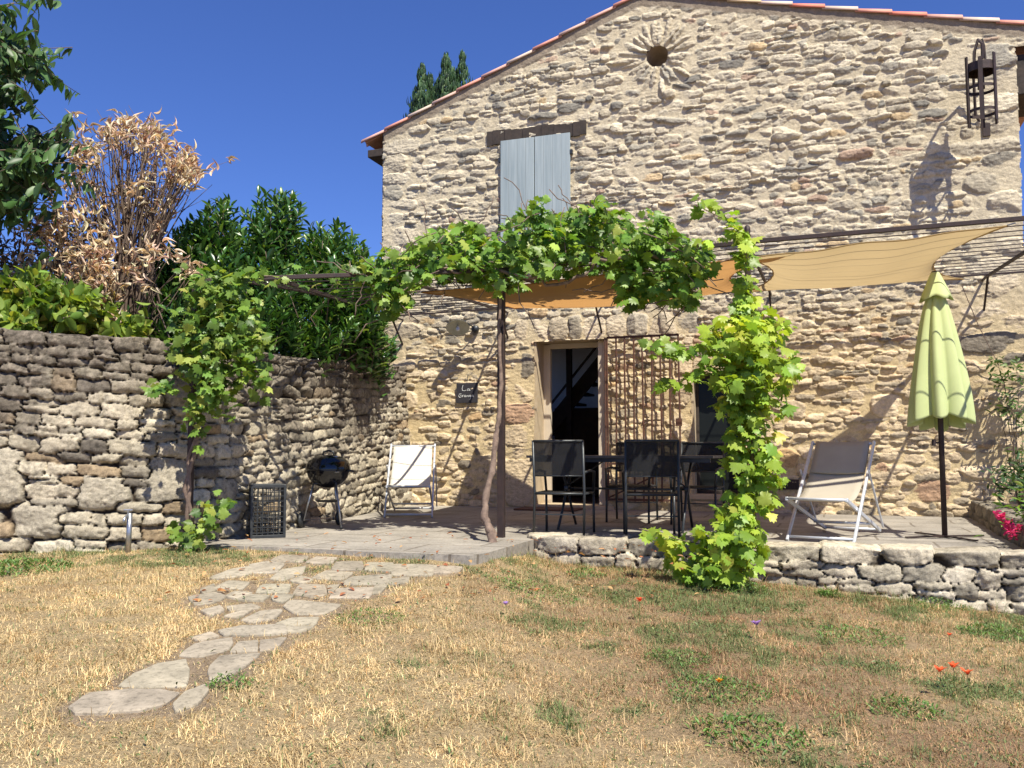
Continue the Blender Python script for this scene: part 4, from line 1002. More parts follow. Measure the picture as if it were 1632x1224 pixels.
# --- vine over the pergola, trunk against the middle post
r = np.random.default_rng(41)
v1 = empty('grape_vine', tuple(W(3.32, 4.45, -.15)), 0, 'large green grape vine spread over the pergola beam, twisted trunk at the middle post', 'grape vine')
v1o = np.array(v1.location)
TOPP = [(575, 425), (610, 400), (640, 405), (690, 368), (720, 358), (750, 352), (790, 356), (830, 345), (850, 322), (862, 308), (876, 338), (900, 345), (930, 318), (960, 312), (985, 335), (1010, 345), (1040, 330), (1062, 340), (1075, 372), (1110, 385), (1140, 400)]
BOTP = [(575, 440), (600, 470), (620, 500), (645, 500), (665, 462), (700, 442), (760, 450), (800, 462), (860, 440), (920, 435), (970, 430), (985, 470), (1010, 490), (1040, 470), (1070, 478), (1110, 492), (1120, 445), (1140, 415)]
P = []
sh_ = []
for k in range(330):                                             # shoots, then leaves along them
    px = r.uniform(585, 1125) if r.random() < .85 else r.choice([632, 1010, 1035, 860, 1100])
    t_, b_ = poly_interp(TOPP, px), poly_interp(BOTP, px); py = t_ + 12 + (b_ - t_ - 24) * r.beta(1.4, 1.3)
    D_ = 8.15 - (px - 800) * .0024 + r.uniform(-.30, .9) * (1 if px < 1000 else .7) if px > 690 else 7.95 + r.uniform(-.25, .2)
    ln_ = r.uniform(.25, .6); a = at(px, py, D_); dr = np.array([r.normal(0, .8), r.normal(0, .4), r.normal(-.15, .6)]); dr /= np.linalg.norm(dr)
    c_ = a + dr * ln_; sh_.append((a, c_))
    for q in wander(a, c_, 11, .02, r): P.append(q + r.normal(0, .045, 3))
for px, py0, py1, n_ in ((862, 350, 310, 14), (850, 350, 325, 10), (958, 345, 316, 12), (1045, 350, 332, 10), (700, 380, 362, 10), (822, 455, 490, 12), (815, 455, 485, 8), (1105, 440, 492, 14), (1000, 440, 488, 24), (1030, 440, 475, 18), (630, 440, 505, 34), (612, 440, 480, 16), (1075, 420, 470, 14), (800, 455, 470, 6)):
    for k in range(n_): P.append(at(px + r.normal(0, 7), py0 + (py1 - py0) * k / n_, 8.15 - (px - 800) * .0024 + r.normal(0, .08)))
P = np.array(P)
F_ = np.dot(P - CAM, cF); ppx = 816 + FPX * (P @ cR) / F_; ppy = 612 - FPX * ((P - CAM) @ cU) / F_
tt_ = np.interp(ppx, [p[0] for p in TOPP], [p[1] for p in TOPP]); bb_ = np.interp(ppx, [p[0] for p in BOTP], [p[1] for p in BOTP])
P = P[(ppy > tt_ - 2) & (ppy < bb_ + 4) & (ppx > 575) & (ppx < 1142)]
vine_leaves('foliage', P - v1o, r, GREENS, .100, v1)
tr = [atz(806, 905, -.16), at(800, 893, 7.62), at(786, 882, 7.66), at(783, 850, 7.72), at(772, 825, 7.76), at(774, 790, 7.82), at(786, 745, 7.9), at(790, 700, 7.95), at(796, 660, 8.0), at(798, 600, 8.03), at(795, 520, 8.05), at(799, 455, 8.08), at(785, 430, 8.05)]
pp = []
for i in range(len(tr) - 1):
    for k in range(6): pp.append(tr[i] + (tr[i + 1] - tr[i]) * k / 6 + r.normal(0, .004, 3))
pp = np.array(pp) - v1o; rad = np.interp(np.arange(len(pp)), [0, 6, 20, 40, 60, len(pp)], [.062, .048, .036, .024, .016, .012]) * (1 + .14 * np.sin(np.arange(len(pp)) * 1.1))
tk = MB().tube(pp, rad, 10)
for k in range(5):                                               # strips of peeling bark
    off = r.uniform(0, 6.28); tk.tube([p + np.array([math.cos(off + i * .12), math.sin(off + i * .12), 0]) * rad[i] * .85 for i, p in enumerate(pp)][:44], [q * .33 for q in rad[:44]], 5)
tk.build('trunk', M['bark'], v1, True)
cb = MB()
for a, c_ in sh_[::2]: cb.tube(wander(a, c_, 7, .02, r) - v1o, .005, 5)
cb.tube(wander(tr[-1], at(1110, 420, 7.5), 30, .03, r) - v1o, .016, 6); cb.tube(wander(tr[-1], at(610, 440, 8.1), 24, .03, r) - v1o, .012, 6)
cb.build('canes', M['bark'], v1, True)

# --- vine column on the third post
r = np.random.default_rng(43)
v2 = empty('grape_vine', tuple(W(5.62, 4.62, -.32)), 0, 'yellow green grape vine climbing as a tall narrow column up the right hand pergola post', 'grape vine')
v2o = np.array(v2.location)
AX = [(330, 1150), (380, 1190), (420, 1188), (480, 1192), (540, 1188), (600, 1195), (700, 1200), (770, 1198), (830, 1180), (880, 1150), (930, 1140)]
HW = [(330, 5), (365, 10), (400, 16), (450, 15), (480, 22), (520, 52), (560, 68), (600, 64), (640, 52), (690, 36), (760, 43), (800, 42), (840, 42), (870, 60), (900, 60), (930, 50)]
P = []
for k in range(2000):
    y = 360 + 570 * r.random() if r.random() < .9 else r.uniform(500, 640)
    cx, hw = poly_interp(AX, y), poly_interp(HW, y); x = cx + hw * np.clip(r.normal(0, .52), -1.05, 1.05)
    if r.random() > (hw / 55) ** 1.3: continue
    P.append(at(x, y, 7.02 + r.normal(0, .11) * (.5 + hw / 60) - .10 * (y > 820)))
for pts, n_ in (([(1190, 385), (1165, 355), (1135, 335), (1108, 326)], 26), ([(1150, 560), (1100, 552), (1060, 556), (1035, 552)], 34), ([(1150, 580), (1110, 600), (1070, 612), (1040, 615)], 26), ([(1130, 870), (1090, 862), (1050, 855), (1018, 842)], 24),
                ([(1120, 890), (1085, 910), (1075, 900), (1070, 880)], 18), ([(1220, 520), (1240, 505), (1252, 522), (1245, 540)], 14), ([(1230, 590), (1262, 600), (1270, 598), (1268, 605)], 12), ([(1120, 930), (1095, 915), (1085, 925), (1130, 925)], 14), ([(1170, 630), (1170, 680), (1165, 720), (1160, 740)], 40), ([(1225, 740), (1250, 765), (1240, 770), (1230, 780)], 12), ([(1110, 400), (1130, 385), (1160, 378), (1190, 372)], 12)):
    for k in range(n_):
        q = r.random() * 3; i = int(q); q -= i; x = pts[i][0] * (1 - q) + pts[i + 1][0] * q; y = pts[i][1] * (1 - q) + pts[i + 1][1] * q
        P.append(at(x + r.normal(0, 5), y + r.normal(0, 7), 6.95 + r.normal(0, .05)))
P = np.array(P)
def yf(P_): return np.clip(sstep(-.2, .5, fbm(P_[:, 0] + P_[:, 1], P_[:, 2], .35, 2, 3)) + .3, 0, 1) * .9
vine_leaves('foliage', P - v2o, r, [(3, (.12, .24, .035)), (4, (.19, .32, .045)), (3, (.27, .40, .055)), (1, (.07, .15, .025))], .104, v2, yf)
sb = MB()
ax = [at(poly_interp(AX, y), y, 7.05) for y in range(925, 360, -25)]; ax[0] = v2o
sb.tube(np.array(ax) - v2o, list(np.linspace(.022, .008, len(ax))), 7)
for pts in ([(1150, 560), (1100, 552), (1035, 552)], [(1150, 580), (1110, 600), (1040, 615)], [(1130, 870), (1090, 862), (1018, 842)], [(1190, 385), (1165, 355), (1108, 326)]):
    sb.tube([at(x, y, 6.96) - v2o for x, y in pts], .004, 5)
sb.build('stem', M['bark'], v2, True)

# --- vine on the left post, in front of the dry wall
r = np.random.default_rng(47)
v3 = empty('grape_vine', tuple(at(302, 866, 7.42)), 0, 'straggling green grape vine hanging on the left pergola post before the dry stone wall', 'grape vine')
v3o = np.array(v3.location)
BL3 = [(345, 445, 60, 22, 60), (330, 480, 50, 30, 90), (370, 500, 50, 40, 150), (315, 520, 40, 32, 110), (350, 550, 62, 36, 210), (395, 560, 34, 44, 110), (330, 590, 55, 30, 130), (345, 630, 34, 34, 85), (415, 605, 16, 34, 34), (255, 620, 22, 12, 22), (310, 655, 18, 26, 26), (400, 440, 50, 14, 34), (470, 430, 90, 12, 12), (290, 545, 26, 24, 40), (320, 690, 8, 26, 8),
       (305, 850, 34, 26, 42), (335, 820, 24, 30, 26), (355, 795, 14, 12, 7), (540, 462, 50, 26, 16), (590, 440, 36, 18, 34), (565, 425, 30, 14, 20)]
P = []
for x, y, a, b_, n_ in BL3:
    for k in range(n_):
        far = x > 450; P.append(at(x + np.clip(r.normal(0, .5), -1, 1) * a, y + np.clip(r.normal(0, .5), -1, 1) * b_, (7.9 if far else 7.28) + r.normal(0, .10)))
P = np.array(P)
vine_leaves('foliage', P - v3o, r, [(4, (.11, .20, .034)), (4, (.17, .28, .05)), (1.5, (.27, .36, .075)), (1, (.06, .13, .025)), (.8, (.36, .42, .10))], .086, v3)
sb = MB()
for a_, z_ in ((0, 0), (8, .02)):
    sb.tube(np.array([at(300 + a_, 866, 7.42), at(298 + a_, 820, 7.42), at(302 - a_, 780, 7.4), at(300 + a_, 730, 7.4), at(316, 690, 7.38), at(322 - a_, 640, 7.38), at(330, 560, 7.36), at(318, 450, 7.4), at(420, 440, 7.6), at(560, 440, 7.85)]) - v3o, [.02, .019, .018, .016, .014, .012, .01, .008, .006, .005], 7)
sb.build('stem', M['bark'], v3, True)

# --- shrubs: shoots carrying leaves
def shrub(name, label, cat, blobs, stems_at, tpl, mat, pal, lsize, per, r, upward=.9, shoot=(.35, .7), spread=.55, group=None, stem_mat=None, nleaf=16, droop=0.0, stem_r=.02):
    """blobs: (px, py, rx, ry, D, depth, n_shoots)"""
    b0 = np.array(stems_at); t = empty(name, tuple(b0), 0, label, cat, group)
    Pp, Dd, Nn, Ss = [], [], [], []; st_ = MB()
    for (bx, by, rx, ry, D_, dep, ns_) in blobs:
        for k in range(ns_):
            a = r.uniform(0, 2 * math.pi); q = r.random() ** .5
            P0 = at(bx + rx * q * math.cos(a), by + ry * q * math.sin(a), D_ + r.uniform(-1, 1) * dep)
            rel = np.array([math.cos(a) * q, r.normal(-.25, .5), -math.sin(a) * q * .5])
            dr = unit(rel * spread + np.array([0, 0, upward]) + r.normal(0, .22, 3)); L = r.uniform(*shoot)
            base = P0 - dr * L
            if k % 3 == 0: st_.tube([base - b0, P0 - b0], [.006, .003], 4)
            if k % 9 == 0: st_.tube(wander(b0 + r.normal(0, .08, 3) * [1, 1, 0], base, 7, .05, r) - b0, list(np.linspace(stem_r, .006, 7)), 5)
            u1 = unit(np.cross(dr, [.3, .2, 1.0])); u2 = np.cross(dr, u1)
            for j in range(nleaf):
                h = j / nleaf; ph_ = j * 2.4 + k; side = u1 * math.cos(ph_) + u2 * math.sin(ph_)
                Pp.append(base + dr * L * h ** .8 + r.normal(0, .01, 3)); d_ = unit(side * (1.0 - .35 * h) + dr * (.55 + .6 * h) - np.array([0, 0, droop])); Dd.append(d_)
                Nn.append(dr - side * .3 + r.normal(0, .25, 3)); Ss.append(lsize * r.uniform(.7, 1.15) * (1 - .25 * h))
    Pp = np.array(Pp); n_ = len(Pp)
    leaves('foliage', tpl, Pp - b0, np.array(Dd), np.array(Nn), np.array(Ss), cols(n_, pal, r), mat, t)
    st_.build('branches', stem_mat or M['twig'], t, True); return t
LAUREL = [(4, (.034, .09, .024)), (4, (.055, .13, .032)), (2, (.09, .18, .04)), (.8, (.17, .27, .055))]
BLG = [(4, (.17, .26, .045)), (3, (.26, .36, .07)), (2, (.09, .17, .03)), (1, (.38, .40, .10))]
r = np.random.default_rng(51)
G = 'cherry laurels behind the dry stone wall'
shrub('laurel_shrub', 'tall dark green laurel with spiky upright shoots behind the middle of the wall', 'shrub',
      [(440, 345, 50, 45, 10.4, .5, 66), (350, 368, 50, 50, 10.2, .5, 66), (300, 395, 34, 40, 10.1, .4, 40), (420, 420, 70, 60, 10.1, .5, 110), (330, 450, 70, 60, 9.9, .5, 110), (400, 500, 90, 50, 9.8, .5, 130), (270, 430, 50, 60, 9.8, .4, 60), (290, 500, 60, 40, 9.5, .4, 70)], at(390, 590, 10.2) * [1, 1, 0] + [0, 0, 1.62], LANCE, M['laurel_leaf'], LAUREL, .17, 1, r, group=G)
shrub('laurel_shrub', 'rounded green cherry laurel touching the left corner of the stone gable', 'shrub',
      [(520, 390, 50, 38, 10.9, .5, 70), (565, 420, 30, 34, 11.0, .4, 45), (510, 445, 70, 45, 10.7, .5, 110), (575, 465, 36, 45, 10.9, .4, 80), (490, 508, 80, 30, 10.4, .5, 110), (585, 515, 36, 22, 10.9, .3, 50), (540, 556, 80, 12, 11.8, .5, 70), (600, 545, 30, 16, 11.6, .3, 30)], at(520, 585, 10.8) * [1, 1, 0] + [0, 0, 1.62], LANCE, M['laurel_leaf'],
      [(4, (.035, .095, .022)), (4, (.06, .14, .03)), (2, (.10, .20, .04)), (1, (.20, .30, .06))], .165, 1, r, group=G)
shrub('laurel_shrub', 'low yellowish green laurel over the left end of the dry stone wall', 'shrub',
      [(40, 470, 60, 45, 8.4, .3, 90), (110, 480, 50, 40, 8.5, .3, 70), (20, 510, 40, 20, 8.0, .2, 30), (205, 520, 30, 14, 8.2, .1, 16), (165, 500, 30, 30, 8.7, .2, 24), (-60, 470, 60, 45, 8.4, .3, 60)], at(70, 560, 8.6) * [1, 1, 0] + [0, 0, 1.62], BROAD, M['vine_leaf'], BLG, .155, 1, r, upward=.45, shoot=(.2, .4), spread=1.0, group=G, droop=.25, nleaf=11)
# --- the dead laurel: bare stems fanning up with curled brown leaves at the tips
r = np.random.default_rng(53)
TAN = [(4, (.62, .47, .31)), (4, (.70, .56, .39)), (1.5, (.48, .31, .20)), (.7, (.36, .21, .14)), (2.5, (.78, .66, .48))]
bd = at(205, 570, 9.4) * [1, 1, 0] + np.array([0, 0, 1.62])
ds = empty('dead_laurel', tuple(bd), 0, 'dried out laurel with bare fanning stems and curled tan leaves above the dry stone wall', 'dead shrub')
st_ = MB(); Pp, Dd, Nn, Ss = [], [], [], []
def tuft(P0, n_, sp, up=.9):
    for j in range(n_):
        a = r.uniform(0, 6.28); Pp.append(P0 + r.normal(0, sp, 3)); Dd.append([math.cos(a) * .8, math.sin(a) * .8, r.normal(up, .5)]); Nn.append(r.normal(0, 1, 3)); Ss.append(r.uniform(.09, .155))
TIPS = []
for k in range(88):
    a = R(r.uniform(5, 178)); q = r.uniform(.62, 1.0); px, py = 208 + 104 * math.cos(a) * (q ** .6), 296 - 98 * math.sin(a) * q * (1 - .12 * math.cos(a)); TIPS.append((px, py))
TIPS += [(r.uniform(115, 330), r.uniform(290, 345)) for _ in range(9)]
for px, py in TIPS:
    T_ = at(px, py, 9.4 + r.uniform(-.6, .6)); s0 = bd + np.array([r.normal(0, .16), r.normal(0, .16), 0]); mid_ = s0 + (T_ - s0) * .5 + np.array([(212 - px) * .0012, 0, .1])
    w_ = wander(s0, mid_, 5, .012, r); w2 = wander(mid_, T_, 6, .018, r); full = np.concatenate([w_, w2[1:]])
    st_.tube(full - bd, list(np.linspace(.017, .004, len(full))), 5)
    for z_ in range(2):
        i_ = r.integers(5, 9); e_ = full[i_] + np.array([r.normal(0, .22), r.normal(0, .2), r.uniform(.15, .4)]); st_.tube([full[i_] - bd, e_ - bd], [.005, .002], 4)
        if r.random() < .35: tuft(e_, 4, .03)
    tuft(T_, r.integers(8, 14), .05)
    if r.random() < .3: tuft(full[r.integers(5, 8)], 4, .04)
for bx, by, rx, ry, n_ in ((155, 400, 30, 30, 22), (145, 440, 34, 40, 46), (165, 480, 28, 40, 46), (178, 510, 20, 20, 22), (80, 370, 50, 40, 26), (240, 400, 30, 20, 7), (300, 420, 18, 14, 6), (60, 430, 60, 30, 22), (105, 345, 20, 18, 10), (215, 440, 26, 50, 10)):
    for k in range(n_):
        e_ = at(bx + r.normal(0, .5) * rx, by + r.normal(0, .5) * ry, 9.0 + r.uniform(-.4, .3)); tuft(e_, 7, .05, -.1)
        st_.tube(wander(bd + np.array([r.normal(-.3, .3), r.normal(0, .2), 0]), e_, 7, .04, r) - bd, list(np.linspace(.012, .003, 7)), 4)
leaves('foliage', CURL, np.array(Pp) - bd, np.array(Dd), np.array(Nn), np.array(Ss), cols(len(Pp), TAN, r), M['dry_leaf'], ds)
st_.build('branches', M['twig'], ds, True)
# dark dead understorey at the far left
r = np.random.default_rng(54)
shrub('dead_shrub', 'dark brown half dead shrub in the shade under the green tree at the far left', 'dead shrub',
      [(30, 385, 60, 50, 9.6, .5, 60), (110, 350, 50, 60, 10.0, .4, 50), (130, 420, 70, 50, 10.0, .4, 60), (60, 440, 70, 30, 9.6, .4, 40), (-40, 400, 60, 60, 9.6, .5, 40)], at(70, 570, 9.9) * [1, 1, 0] + [0, 0, 1.62], LANCE, M['dry_leaf'],
      [(3, (.13, .085, .05)), (2, (.08, .055, .035)), (1, (.35, .22, .10)), (1, (.06, .10, .03))], .10, 1, r, upward=.6, nleaf=9)
# --- green tree leaning in at the top left
r = np.random.default_rng(57)
tb0 = np.array([-6.55, 8.9, 1.62]); tg = empty('leafy_tree', tuple(tb0), 0, 'dark green leafy tree reaching into the sky at the top left', 'tree')
MB().tube([(0, 0, 0), (.05, .02, 1.0), (-.05, .05, 2.0), (.05, 0, 3.0), (.1, 0, 3.9), (.15, 0, 4.6)], [.16, .13, .12, .10, .07, .03], 12).build('trunk', M['bark'], tg, True)
TGB = [(15, 20, 45, 30, 12), (55, 5, 40, 14, 5), (30, 75, 55, 36, 30), (75, 85, 42, 24, 20), (95, 92, 20, 14, 7), (25, 130, 48, 30, 16), (60, 125, 30, 22, 9), (15, 190, 36, 34, 16), (40, 200, 26, 26, 8), (40, 245, 70, 34, 38), (90, 245, 36, 28, 18), (55, 290, 62, 30, 38), (20, 320, 50, 26, 22), (-60, 60, 60, 80, 44), (-60, 240, 60, 80, 44), (20, 270, 40, 30, 20), (-140, 150, 60, 130, 60), (0, 150, 30, 60, 14), (-20, -80, 70, 60, 34), (110, 240, 14, 18, 6)]
lim = MB(); Pp, Dd, Nn, Ss = [], [], [], []
for bx, by, rx, ry, n_ in TGB:
    bx -= 33; rx *= .88; n_ = int(n_ * (.8 if by < 200 else 1.05))
    c_ = at(bx, by, 8.5); tr_ = tb0 + np.array([.1, 0, max(1.5, c_[2] - tb0[2] - .7)]); lim.tube(wander(tr_, c_, 8, .03, r) - tb0, list(np.linspace(.03, .008, 8)), 6)
    for k in range(n_):
        a = r.uniform(0, 6.28); q = r.random() ** .5; P0 = at(bx + rx * q * math.cos(a), by + ry * q * math.sin(a), 8.5 + r.uniform(-.6, .6))
        dr = unit(np.array([.7 if r.random() < .7 else -.5, r.normal(0, .5), r.normal(.0, .35)])); L = r.uniform(.33, .6); base = P0 - dr * L
        lim.tube([base - tb0, P0 - tb0], [.005, .0025], 4)
        if k % 4 == 0: lim.tube(wander(c_, base, 5, .02, r) - tb0, [.008, .007, .006, .005, .004], 4)
        for j in range(12):
            h = j / 11; sd = unit(np.cross(dr, [0, 0, 1])) * (1 if j % 2 else -1)
            Pp.append(base + dr * L * h + r.normal(0, .012, 3)); Dd.append(unit(sd * .55 + dr * .5 + np.array([0, 0, -.75]) + r.normal(0, .25, 3))); Nn.append(np.array([r.normal(.1, .5), r.normal(-.3, .5), .8])); Ss.append(r.uniform(.10, .185))
leaves('crown', tpl_lance(.2, .2, .35), np.array(Pp) - tb0, np.array(Dd), np.array(Nn), np.array(Ss), cols(len(Pp), [(4, (.045, .095, .03)), (4, (.065, .13, .04)), (2, (.10, .18, .055)), (2, (.03, .06, .02))], r), M['tree_leaf'], tg)
lim.build('limbs', M['twig'], tg, True)
# --- cypress behind the roof
r = np.random.default_rng(59)
cy = at(700, 300, 24.0); cy0 = np.array([cy[0], cy[1], 1.6]); ct = empty('cypress_tree', tuple(cy0), 0, 'dark cypress with several pointed tops rising behind the left slope of the roof', 'tree')
MB().tube([(0, 0, 0), (.02, 0, 4), (0, 0, 8.4)], [.22, .15, .05], 10).build('trunk', M['bark'], ct, True)
Pp, Dd, Nn, Ss = [], [], [], []
for px, top, rb, n_ in ((673, 108, .34, 2200), (686, 124, .42, 2200), (711, 91, .34, 2600), (737, 88, .30, 2400), (724, 116, .45, 2200), (662, 146, .30, 1400), (700, 132, .7, 3200), (716, 104, .25, 900)):
    tp_ = at(px, top, 24.0 + r.normal(0, .15)); hgt = 5.0
    for k in range(n_):
        h = r.random() ** .8 * hgt; rad_ = rb * min(1, (h / 1.3) ** .8) * (1 + .30 * math.sin(h * 7 + px) + .2 * math.sin(h * 17 + px * 3)) * r.random() ** .35; a = r.uniform(0, 6.28)
        Pp.append([tp_[0] + rad_ * math.cos(a), tp_[1] + rad_ * math.sin(a), tp_[2] - h]); Dd.append([math.cos(a) * .35, math.sin(a) * .35, 1.0]); Nn.append([math.cos(a), math.sin(a), .1]); Ss.append(r.uniform(.10, .22))
leaves('crown', LANCE, np.array(Pp) - cy0, np.array(Dd), np.array(Nn) + r.normal(0, .2, (len(Pp), 3)), np.array(Ss), cols(len(Pp), [(3, (.035, .075, .032)), (3, (.055, .11, .045)), (1, (.09, .16, .06))], r, .3), M['tree_leaf'], ct)

# --- plants of the flower bed and the climber on the right of the gable
r = np.random.default_rng(61)
def small_plant(name, label, cat, base, blobs, tpl, mat, pal, size, r, stem=True, group=None, up=.4):
    t = empty(name, tuple(base), 0, label, cat, group); Pp = []; st_ = MB()
    for c_, rad_, n_ in blobs:
        c_ = np.array(c_)
        if stem: st_.tube(wander(base, c_, 8, .015, r) - base, list(np.linspace(.008, .003, 8)), 5)
        for k in range(n_): Pp.append(c_ + r.normal(0, .5, 3) * rad_)
    Pp = np.array(Pp); n_ = len(Pp); a = r.uniform(0, 6.28, n_)
    leaves('foliage', tpl, Pp - base, np.stack([np.cos(a), np.sin(a), r.normal(up, .5, n_)], 1), r.normal(0, .5, (n_, 3)) + [0, -.5, .8], size * r.uniform(.6, 1.2, n_), cols(n_, pal, r), mat, t)
    if stem: st_.build('stem', M['twig'], t, True)
    return t
cb_ = W(8.35, .35, .15)
small_plant('climbing_plant', 'sparse green climber with drooping sprays on the wall right of the parasol', 'climber', cb_,
      [(atd(1590, 580, .25), .10, 34), (atd(1600, 605, .28), .12, 60), (atd(1620, 585, .2), .10, 24), (atd(1612, 640, .25), .14, 60), (atd(1628, 670, .3), .14, 50), (atd(1596, 655, .2), .08, 24), (atd(1650, 600, .2), .2, 50), (atd(1660, 700, .3), .3, 90), (atd(1622, 720, .3), .06, 14)], LANCE, M['tree_leaf'], [(3, (.06, .11, .03)), (3, (.10, .17, .045)), (1, (.16, .22, .06))], .085, r)
MB_ = MB().tube([tuple(q) for q in [atd(1533, 455, .35), atd(1560, 520, .2), atd(1592, 582, .1)]], .005, 5); o = MB_.build('sail_rope', M['bark']); tag(o, 'slack rope from the corner of the tan shade sail down to the climber', 'rope')
small_plant('shrub', 'dense dark green shrub filling the flower bed at the right edge', 'shrub', W(8.45, 2.3, .17), [(W(8.4, 1.5, .5), .35, 300), (W(8.5, 2.4, .45), .35, 300), (W(8.4, 3.1, .35), .25, 200), (W(8.25, .8, .45), .25, 160)], LANCE, M['tree_leaf'], [(3, (.035, .075, .025)), (3, (.06, .11, .035)), (1, (.10, .16, .05))], .10, r)
fl = empty('pink_flower_plant', tuple(W(8.0, 3.5, .17)), 0, 'leafy plant with bright pink flowers spilling over the flower bed kerb', 'flowering plant'); f0 = np.array(fl.location)
Pp = np.array([f0 + r.normal(0, 1, 3) * [.16, .12, .10] + [0, 0, .12] for _ in range(260)]); a = r.uniform(0, 6.28, len(Pp))
leaves('foliage', LANCE, Pp - f0, np.stack([np.cos(a), np.sin(a), np.full(len(Pp), .5)], 1), r.normal(0, .5, (len(Pp), 3)) + [0, 0, 1], np.full(len(Pp), .09), cols(len(Pp), GREENS, r), M['tree_leaf'], fl)
M['petal'] = mat_leaf('petal', .6, .3, .2, (1, .8, .8))
for px, py in ((1590, 820), (1603, 833), (1612, 838), (1606, 845), (1622, 842), (1597, 824), (1615, 852)):
    c_ = at(px, py, 7.15); n_ = 16; a = r.uniform(0, 6.28, n_)
    leaves('flower', BROAD, np.tile(c_ - f0, (n_, 1)) + r.normal(0, .012, (n_, 3)), np.stack([np.cos(a), np.sin(a), r.normal(.2, .5, n_)], 1), r.normal(0, 1, (n_, 3)), np.full(n_, .045), cols(n_, [(1, (.70, .04, .16)), (1, (.8, .10, .25))], r), M['petal'], fl)
    MB().tube([(0, 0, 0), tuple(c_ - f0)], .003, 4).build('flower_stem', M['tree_leaf'] if False else M['twig'], fl)

# --- poppies and small field flowers
def flower(name, label, px, py, colr, size, hgt, npet, group=None):
    P0 = on_lawn(px, py + hgt * 190); t = empty(name, tuple(P0), 0, label, 'flower', group); c_ = np.array([0, 0, hgt]); n_ = npet; a = np.arange(n_) * 2 * math.pi / n_ + r.uniform(0, 3)
    leaves('petals', BROAD, np.tile(c_, (n_, 1)) + r.normal(0, .003, (n_, 3)), np.stack([np.cos(a), np.sin(a), np.full(n_, .95)], 1), np.tile([0, 0, 1.0], (n_, 1)), np.full(n_, size), cols(n_, [(1, colr)], r, .08), M['petal'], t)
    MB().tube([(0, 0, 0), (.004, .0, hgt * .5), (0, 0, hgt)], .0016, 4).build('stem', mat_stem, t)
mat_stem = mat_plain('flower_stem_green', (.10, .16, .05), None, 10, .7)
for i, (px, py, lb) in enumerate(((1500, 1087, 'orange poppy at the left of the three in the right foreground'), (1521, 1079, 'topmost orange red poppy of the three in the right foreground'), (1543, 1091, 'orange red poppy at the right of the three in the right foreground'), (1019, 966, 'lone orange red poppy in the middle of the lawn below the retaining wall'), (1514, 1023, 'small orange red poppy behind the group of three'))):
    flower('poppy', lb, px, py, (.75, .12, .04), .038 if i < 4 else .022, .12, 6, 'poppies in the lawn')
flower('purple_flower', 'small purple wild flower in the lawn in front of the vine column', 1206, 1002, (.34, .20, .52), .036, .08, 9)
flower('purple_flower', 'tiny purple wild flower in the grass right of the path', 806, 968, (.34, .20, .52), .026, .06, 8)
flower('yellow_flower', 'tiny orange yellow flower in the green weed clump of the foreground', 1147, 1099, (.75, .36, .03), .026, .08, 8)

# --- weeds (each clump a thing) and the grass
WEED = [(3, (.085, .17, .035)), (3, (.13, .22, .05)), (1, (.06, .11, .03)), (1, (.2, .26, .08))]
WL = [(30, 905, .30, 420, .055, 'bright leafy weed clump at the foot of the dry stone wall, far left'), (850, 940, .26, 420, .03, 'flat green weed patch in front of the left end of the retaining wall'), (935, 915, .13, 150, .035, 'small green tuft before the retaining wall, left of the vine column'),
      (1165, 935, .22, 360, .04, 'green weed with white flowers at the foot of the vine column'), (1322, 948, .08, 90, .05, 'upright little weed in front of the retaining wall, left of the parasol'), (1495, 965, .20, 300, .035, 'feathery green tuft below the retaining wall under the parasol'), (1610, 965, .14, 180, .045, 'green weed at the right end of the retaining wall'),
      (1145, 1100, .20, 330, .034, 'low round green weed with an orange yellow flower in the foreground'), (1370, 1015, .22, 260, .036, 'dark green tuft in the right half of the lawn, behind the poppies'), (1195, 1170, .20, 200, .05, 'grey green spiky tuft near the bottom of the lawn'), (370, 1090, .09, 90, .035, 'dark green tuft touching the right edge of the path'), (1440, 1130, .14, 150, .04, 'green stalky weed under the three poppies'),
      (1080, 1050, .15, 170, .03, 'sparse green weed patch in the middle of the lawn'), (1590, 1010, .2, 240, .04, 'grey green tuft at the right edge of the lawn'), (590, 985, .16, 200, .03, 'small green weed patch right of the path')]
for px, py, rad_, n_, sz, lb in WL:
    sz *= .62; n_ = int(n_ * 1.9)
    P0 = on_lawn(px, py); t = empty('weed_clump', tuple(P0), 0, lb, 'weed', 'weed clumps in the lawn')
    a = r.uniform(0, 6.28, n_); q = np.sqrt(r.random(n_)) * rad_; x = P0[0] + q * np.cos(a) * 1.25; y = P0[1] + q * np.sin(a)
    z = lawn_z(x, y) + r.uniform(.0, .06, n_) * (1.3 - q / rad_); a = r.uniform(0, 6.28, n_)
    leaves('foliage', LANCE, np.stack([x, y, z], 1) - P0, np.stack([np.cos(a), np.sin(a), r.uniform(.3, 1.6, n_)], 1), r.normal(0, .3, (n_, 3)) + [0, 0, 1], sz * r.uniform(.6, 1.3, n_), cols(n_, WEED, r, .2), M['tree_leaf'], t)

